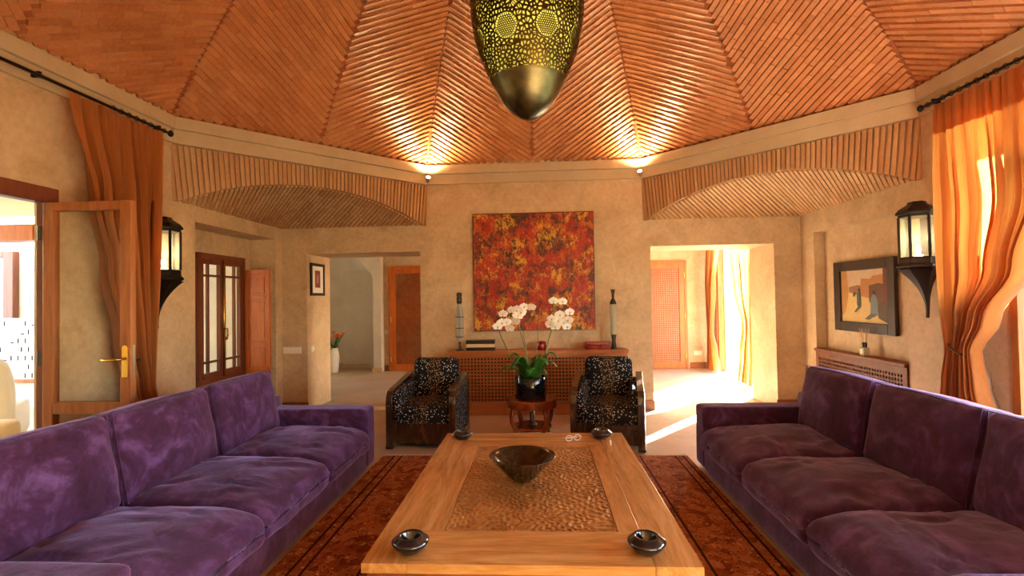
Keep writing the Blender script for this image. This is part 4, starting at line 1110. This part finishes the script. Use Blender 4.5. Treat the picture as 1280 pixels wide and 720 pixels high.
r = thing('abstract_painting', 'large square abstract painting in red, orange and yellow above the cabinet', 'painting', (-.012, WY-.002, 1.788), 0)
m = MB(); m.box(-.772, .772, -.038, -.004, -.752, .752); m.build('canvas', 'abstract_paint', r, bevel=.002)
m = MB(); m.box(-.778, -.772, -.042, 0, -.758, .758).box(.772, .778, -.042, 0, -.758, .758).box(-.772, .772, -.042, 0, .752, .758).box(-.772, .772, -.042, 0, -.758, -.752)
m.build('edge_strip', 'dark_lacquer', r)

def decanter(label, x, dark):
    r = thing('decanter', label, 'bottle', (x, 6.15, CH+.0006))
    if not dark:
        m = MB(); m.lathe([(.042, 0), (.045, .006), (.02, .02), (.014, .08), (.02, .11)], 20); m.build('foot', 'tarnish', r, smooth=True)
        m = MB(); m.lathe([(.02, .11), (.045, .15), (.052, .2), (.052, .40), (.046, .5), (.03, .56), (.022, .60)], 24, cap=False); m.build('glass_body', 'bottle_glass', r, smooth=True)
        m = MB(); m.lathe([(.006, .1), (.006, .55)], 8); m.build('inner_rod', 'tarnish', r)
        for z in (.17, .28, .42):
            m = MB(); m.lathe([(.053, z), (.056, z+.005), (.053, z+.01)], 24, cap=False); m.build('band', 'tarnish', r, smooth=True)
        m = MB(); m.lathe([(.022, .59), (.034, .60), (.034, .625), (.03, .63), (.036, .66), (.028, .68), (.036, .705), (.03, .73), (.0, .735)], 20); m.build('stopper', 'tarnish', r, smooth=True)
        m = MB(); m.lathe([(.035, .635), (.035, .645)], 20); m.build('red_band', 'red_lacquer', r)
    else:
        m = MB(); m.lathe([(.04, 0), (.042, .01), (.03, .03), (.022, .10), (.03, .16), (.036, .18)], 20); m.build('foot', 'tarnish', r, smooth=True)
        m = MB(); m.lathe([(.036, .18), (.046, .22), (.046, .50), (.038, .56)], 24, cap=False); m.build('glass_body', 'bottle_glass', r, smooth=True)
        m = MB(); m.lathe([(.026, .19), (.03, .54)], 14); m.build('candle', 'cream_band', r, smooth=True)
        m = MB(); m.lathe([(.04, .555), (.042, .57), (.03, .60), (.018, .62)], 20); m.build('collar', 'tarnish', r, smooth=True)
        m = MB(); m.lathe([(.014, .62), (.016, .68), (.026, .72), (.03, .735), (.0, .74)], 18); m.build('stopper', 'tarnish', r, smooth=True)
decanter('tall clear glass decanter with dark stopper at the left end of the cabinet', -.955, False)
decanter('tall slim candle glass with dark foot at the right end of the cabinet', .968, True)
r = thing('paper_sheet', 'small white sheet under the left decanter on the cabinet', 'paper', (-.95, 6.14, CH))
m = MB(); m.box(-.09, .09, -.028, .05, .0001, .0004); m.build('sheet', 'paper', r)
r = thing('lacquer_box', 'dark box with cream middle band on the cabinet', 'box', (-.69, 6.16, CH+.0005))
m = MB(); m.box(-.18, .18, -.06, .06, 0, .042); m.build('base', 'dark_lacquer', r, bevel=.002)
m = MB(); m.box(-.178, .178, -.062, .058, .043, .085); m.build('band', 'cream_band', r, bevel=.002)
m = MB(); m.box(-.18, .18, -.06, .06, .086, .13); m.build('lid', 'dark_lacquer', r, bevel=.003)
r = thing('jar', 'small round red lidded jar behind the orchid', 'jar', (.07, 6.16, CH+.0005))
m = MB(); m.lathe([(.05, 0), (.058, .01), (.062, .05), (.056, .08)], 28); m.build('jar_body', 'red_lacquer', r, smooth=True, auto=40)
m = MB(); m.lathe([(.059, .081), (.06, .09), (.045, .105), (.0, .11)], 28); m.build('lid', 'red_lacquer', r, smooth=True, auto=40)
r = thing('red_box', 'flat red lacquer box with a small knob on the cabinet', 'box', (.775, 6.16, CH+.0005))
m = MB(); m.box(-.15, .15, -.06, .06, 0, .055); m.build('base', 'red_lacquer', r, bevel=.003)
m = MB(); m.box(-.152, .152, -.062, .062, .056, .092); m.build('lid', 'red_lacquer', r, bevel=.004)
m = MB(); m.lathe([(.004, 0), (.008, .006), (.01, .014), (.0, .02)], 12, T((.02, -.062, .05), (PI/2, 0, 0))); m.build('knob', 'polished_brass', r, smooth=True)

# ------------------------------------------------------------------ right niche: radiator cover, picture, reed diffuser
r = thing('radiator_cover', 'low wooden lattice radiator cover in the right wall niche', 'radiator cover', (WX+.06, 5.33, 0), R(-90))
w = .725                                             # local: front towards -y, x along the wall
m = MB(); m.box(-w, w, -.095, .055, .765, .80); m.build('cover_top', 'dark_lattice_wood', r, bevel=.004)
m = MB(); m.box(-w, w, -.075, -.045, .70, .765); m.build('top_rail', 'dark_lattice_wood', r, bevel=.003)
m = MB(); m.box(-w, w, -.075, -.045, 0, .16); m.build('bottom_rail', 'dark_lattice_wood', r, bevel=.003)
for s in (-1, 1):
    m = MB(); m.box(s*w-(.06 if s > 0 else 0), s*w+(.06 if s < 0 else 0), -.076, -.04, 0, .765); m.build('side_post', 'dark_lattice_wood', r, bevel=.003)
lattice('lattice', r, 'dark_lattice_wood', -w+.06, w-.06, .16, .70, -.06, 34, 13, .014, .016)
m = MB(); m.box(-w+.06, w-.06, .03, .05, .16, .70); m.build('back_panel', 'dark_back', r)

def painted(name, polys, W, H, parent, y=-.016):
    bm = bmesh.new(); lay = None; m = MB(); cols = []
    m.box(-W/2, W/2, y, -.002, -H/2, H/2); cols += [polys[0][0]]*6
    for k, (c, pts) in enumerate(polys[1:]):
        m.add([((px-.5)*W, y-.0006*(k+1), (py-.5)*H) for px, py in pts], [tuple(range(len(pts)))]); cols.append(c)
    o = m.build(name, 'picture_print', parent); at = o.data.attributes.new('tint', 'FLOAT_COLOR', 'FACE')
    for i, c in enumerate(cols): at.data[i].color = c
    return o
r = thing('framed_picture', 'dark-framed picture of robed figures in a sunlit street above the radiator cover', 'picture', (WX+.118, 5.345, 1.41), R(-90)); r.rotation_euler = (0, 0, R(-90))
W, H, fw = .96, .765, .105
m = MB(); m.box(-W/2, -W/2+fw, -.04, 0, -H/2, H/2).box(W/2-fw, W/2, -.04, 0, -H/2, H/2).box(-W/2+fw, W/2-fw, -.04, 0, H/2-fw, H/2).box(-W/2+fw, W/2-fw, -.04, 0, -H/2, -H/2+fw)
m.build('picture_frame', 'picture_frame_wood', r, bevel=.006)
g = lambda *a: srgb(*a)
painted('canvas', [(g(206, 184, 160), None),
    (g(212, 188, 128), [(0, 0), (1, 0), (1, .42), (.6, .46), (.2, .58), (0, .5)]),
    (g(150, 110, 76), [(.18, .58), (.62, .46), (.62, .66), (.46, .64), (.4, .72), (.18, .68)]),
    (g(178, 126, 74), [(.44, .5), (.95, .42), (.95, .9), (.7, .88), (.64, .82), (.46, .84), (.44, .7)]),
    (g(184, 140, 84), [(0, .1), (.10, .2), (.17, .55), (.14, 1), (0, 1)]),
    (g(96, 62, 44), [(.62, .40), (.98, .0), (1, 0), (1, .68), (.82, .74), (.62, .70)]),
    (g(104, 46, 32), [(.90, .30), (1, .25), (1, 1), (.90, 1)]),
    (g(70, 50, 36), [(.80, .10), (1, .0), (1, .30), (.9, .42), (.80, .34)]),
    (g(64, 84, 84), [(.36, .34), (.40, .27), (.45, .30), (.45, .48), (.43, .58), (.39, .60), (.36, .56)]),
    (g(40, 34, 30), [(.38, .60), (.42, .60), (.42, .64), (.38, .64)]),
    (g(96, 92, 84), [(.30, .20), (.34, .19), (.45, .30), (.38, .30)]),
    (g(112, 128, 140), [(.64, .16), (.70, .10), (.80, .16), (.80, .42), (.76, .52), (.70, .54), (.66, .46)]),
    (g(40, 34, 30), [(.70, .54), (.75, .53), (.75, .60), (.70, .60)]),
    (g(90, 88, 82), [(.52, .07), (.62, .06), (.78, .17), (.66, .18)]),
    (g(60, 66, 72), [(.28, .5), (.32, .49), (.34, .56), (.30, .58)])], W-2*fw, H-2*fw, r)
r = thing('reed_diffuser', 'small reed diffuser bottle with black collar on the radiator cover', 'bottle', (WX+.015, 5.22, .8005))
m = MB(); m.box(-.033, .033, -.033, .033, 0, .085); m.build('bottle_body', 'bottle_glass', r, bevel=.006)
m = MB(); m.box(-.028, .028, -.028, .028, .004, .035); m.build('oil', 'amber_oil', r)
m = MB(); m.box(-.0345, -.0335, -.02, .02, .02, .07); m.build('paper_label', 'paper', r)
m = MB(); m.lathe([(.024, .085), (.024, .135), (.012, .14)], 18); m.build('collar', 'black_gloss', r, smooth=True, auto=40)
for i in range(6):
    a = R(60*i+15); m = MB(); m.tube([(0, 0, .05), (math.cos(a)*.035, math.sin(a)*.05, .28)], .003, 5); m.build('reed', 'tan_wick', r)

# ------------------------------------------------------------------ left corner small things
def switch(label, loc, rz, w, h, n):
    r = thing('switch_plate', label, 'switch', loc, rz)
    m = MB(); m.box(-w/2, w/2, -.009, -.0005, -h/2, h/2); m.build('plate', 'white_plastic', r, bevel=.002)
    for i in range(n):
        x = -w/2+w*(i+.5)/n; m = MB(); m.box(x-w/n*.32, x+w/n*.32, -.014, -.009, -h*.3, h*.3); m.build('rocker', 'white_plastic', r, bevel=.001)
switch('single white switch plate nearest the left back corner', (-3.30, WY, .81), 0, .085, .085, 1)
switch('triple white switch plate right of the single one', (-3.175, WY, .81), 0, .155, .085, 3)
switch('white switch plate beside the left lattice door', (-3.06, YB, .80), 0, .12, .08, 2)
switch('white socket plate low beside the right lattice door', (3.18, YB, .30), 0, .16, .09, 2)
switch('small white switch on the right wall beside the curtain', (WX, 4.17, 1.20), R(-90), .05, .05, 1)
r = thing('round_switch', 'round white dial switch on the jamb below the small framed print', 'switch', (-3.02, 6.49, .81), R(90))
m = MB(); m.lathe([(.045, 0), (.045, .008), (.03, .02), (.0, .022)], 24, T((0, -.0005, 0), (PI/2, 0, 0))); m.build('dial', 'white_plastic', r, smooth=True, auto=40)
r = thing('framed_print', 'small black-framed red print on the left opening jamb', 'picture', (-3.02, 6.64, 1.752), R(90))
m = MB(); W, H, fw = .42, .445, .038
m.box(-W/2, -W/2+fw, -.025, -.0005, -H/2, H/2).box(W/2-fw, W/2, -.025, -.0005, -H/2, H/2).box(-W/2+fw, W/2-fw, -.025, -.0005, H/2-fw, H/2).box(-W/2+fw, W/2-fw, -.025, -.0005, -H/2, -H/2+fw); m.build('picture_frame', 'black_iron', r, bevel=.004)
painted('mount', [(g(236, 236, 232), None), (g(122, 48, 48), [(.27, .2), (.74, .2), (.74, .84), (.27, .84)]), (g(176, 130, 104), [(.42, .36), (.56, .36), (.6, .6), (.5, .72), (.42, .6)])], W-2*fw, H-2*fw, r, -.012)

r = thing('flower_vase', 'white vase of orange flowers at the end of the left opening', 'vase', (-4.12, 9.75, 0))
m = MB(); m.lathe([(.07, 0), (.09, .02), (.115, .3), (.10, .42), (.085, .47), (.095, .5)], 28); m.build('vase_body', 'white_plastic', r, smooth=True, auto=50)
rng = random.Random(4)
hd = None
for i in range(11):
    a = rng.uniform(0, 2*PI); q = rng.uniform(.04, .24); z = rng.uniform(.68, .82); p = Vector((q*math.cos(a)+.06, q*math.sin(a), z))
    m = MB(); m.tube([(0, 0, .4), (p.x*.4, p.y*.4, .58), p], .006, 5); st = m.build('flower_stem', 'leaf_green', r)
    m = MB()
    for k in range(7):
        b = 2*PI*k/7; m.add([p, p+Vector((math.cos(b)*.05, math.sin(b)*.05, .03)), p+Vector((math.cos(b+.45)*.065, math.sin(b+.45)*.065, .01)), p+Vector((math.cos(b+.9)*.05, math.sin(b+.9)*.05, .03))], [(0, 1, 2, 3)])
    m.lathe([(.012, 0), (.028, .02), (.0, .035)], 8, Matrix.Translation(p)); m.build('blossom', 'petal_orange', st)
for i in range(16):
    a = rng.uniform(0, 2*PI); q = rng.uniform(.12, .24); z = rng.uniform(.5, .66); c, s = math.cos(a), math.sin(a)
    m = MB(); m.add([(0, 0, .45), (q*.5*c-.03*s, q*.5*s+.03*c, z), (q*c, q*s, z+.02), (q*.5*c+.03*s, q*.5*s-.03*c, z)], [(0, 1, 2, 3)]); m.build('leaf', 'leaf_green', r)

r = thing('side_stand', 'small brown wooden stand in the left window niche behind the sofa', 'stand', (-3.40, 5.45, 0))
m = MB(); m.box(-.13, .13, -.2, .2, .45, .48); m.build('stand_top', 'frame_wood', r, bevel=.004)
for sx in (-1, 1):
    for sy in (-1, 1):
        m = MB(); m.box(sx*.1-.015, sx*.1+.015, sy*.17-.015, sy*.17+.015, 0, .45); m.build('leg', 'frame_wood', r)
r = thing('trinket_bowl', 'small dark metal bowl on the stand under the window', 'bowl', (-3.38, 5.5, .4805))
m = MB(); m.lathe([(.04, 0), (.05, .004), (.085, .05), (.09, .06), (.08, .055), (.045, .012), (.0, .01)], 28); m.build('bowl_body', 'black_glaze', r, smooth=True)

# ------------------------------------------------------------------ daylight portals at the openings, seen and added
portal((-WX-.45, 2.1, 1.1), (1, 0, 0), 2.2, 2.15)
portal((-5.45, 8.05, 1.55), (1, 0, 0), .9, 1.1)
portal((WX+.32, 1.95, 1.15), (-1, 0, 0), 3.3, 2.3)
portal((WX+.32, 3.9, 2.1), (-1, 0, 0), .55, 1.5)
portal((3.7, 8.33, 1.25), (-1, 0, 0), 2.5, 2.5)
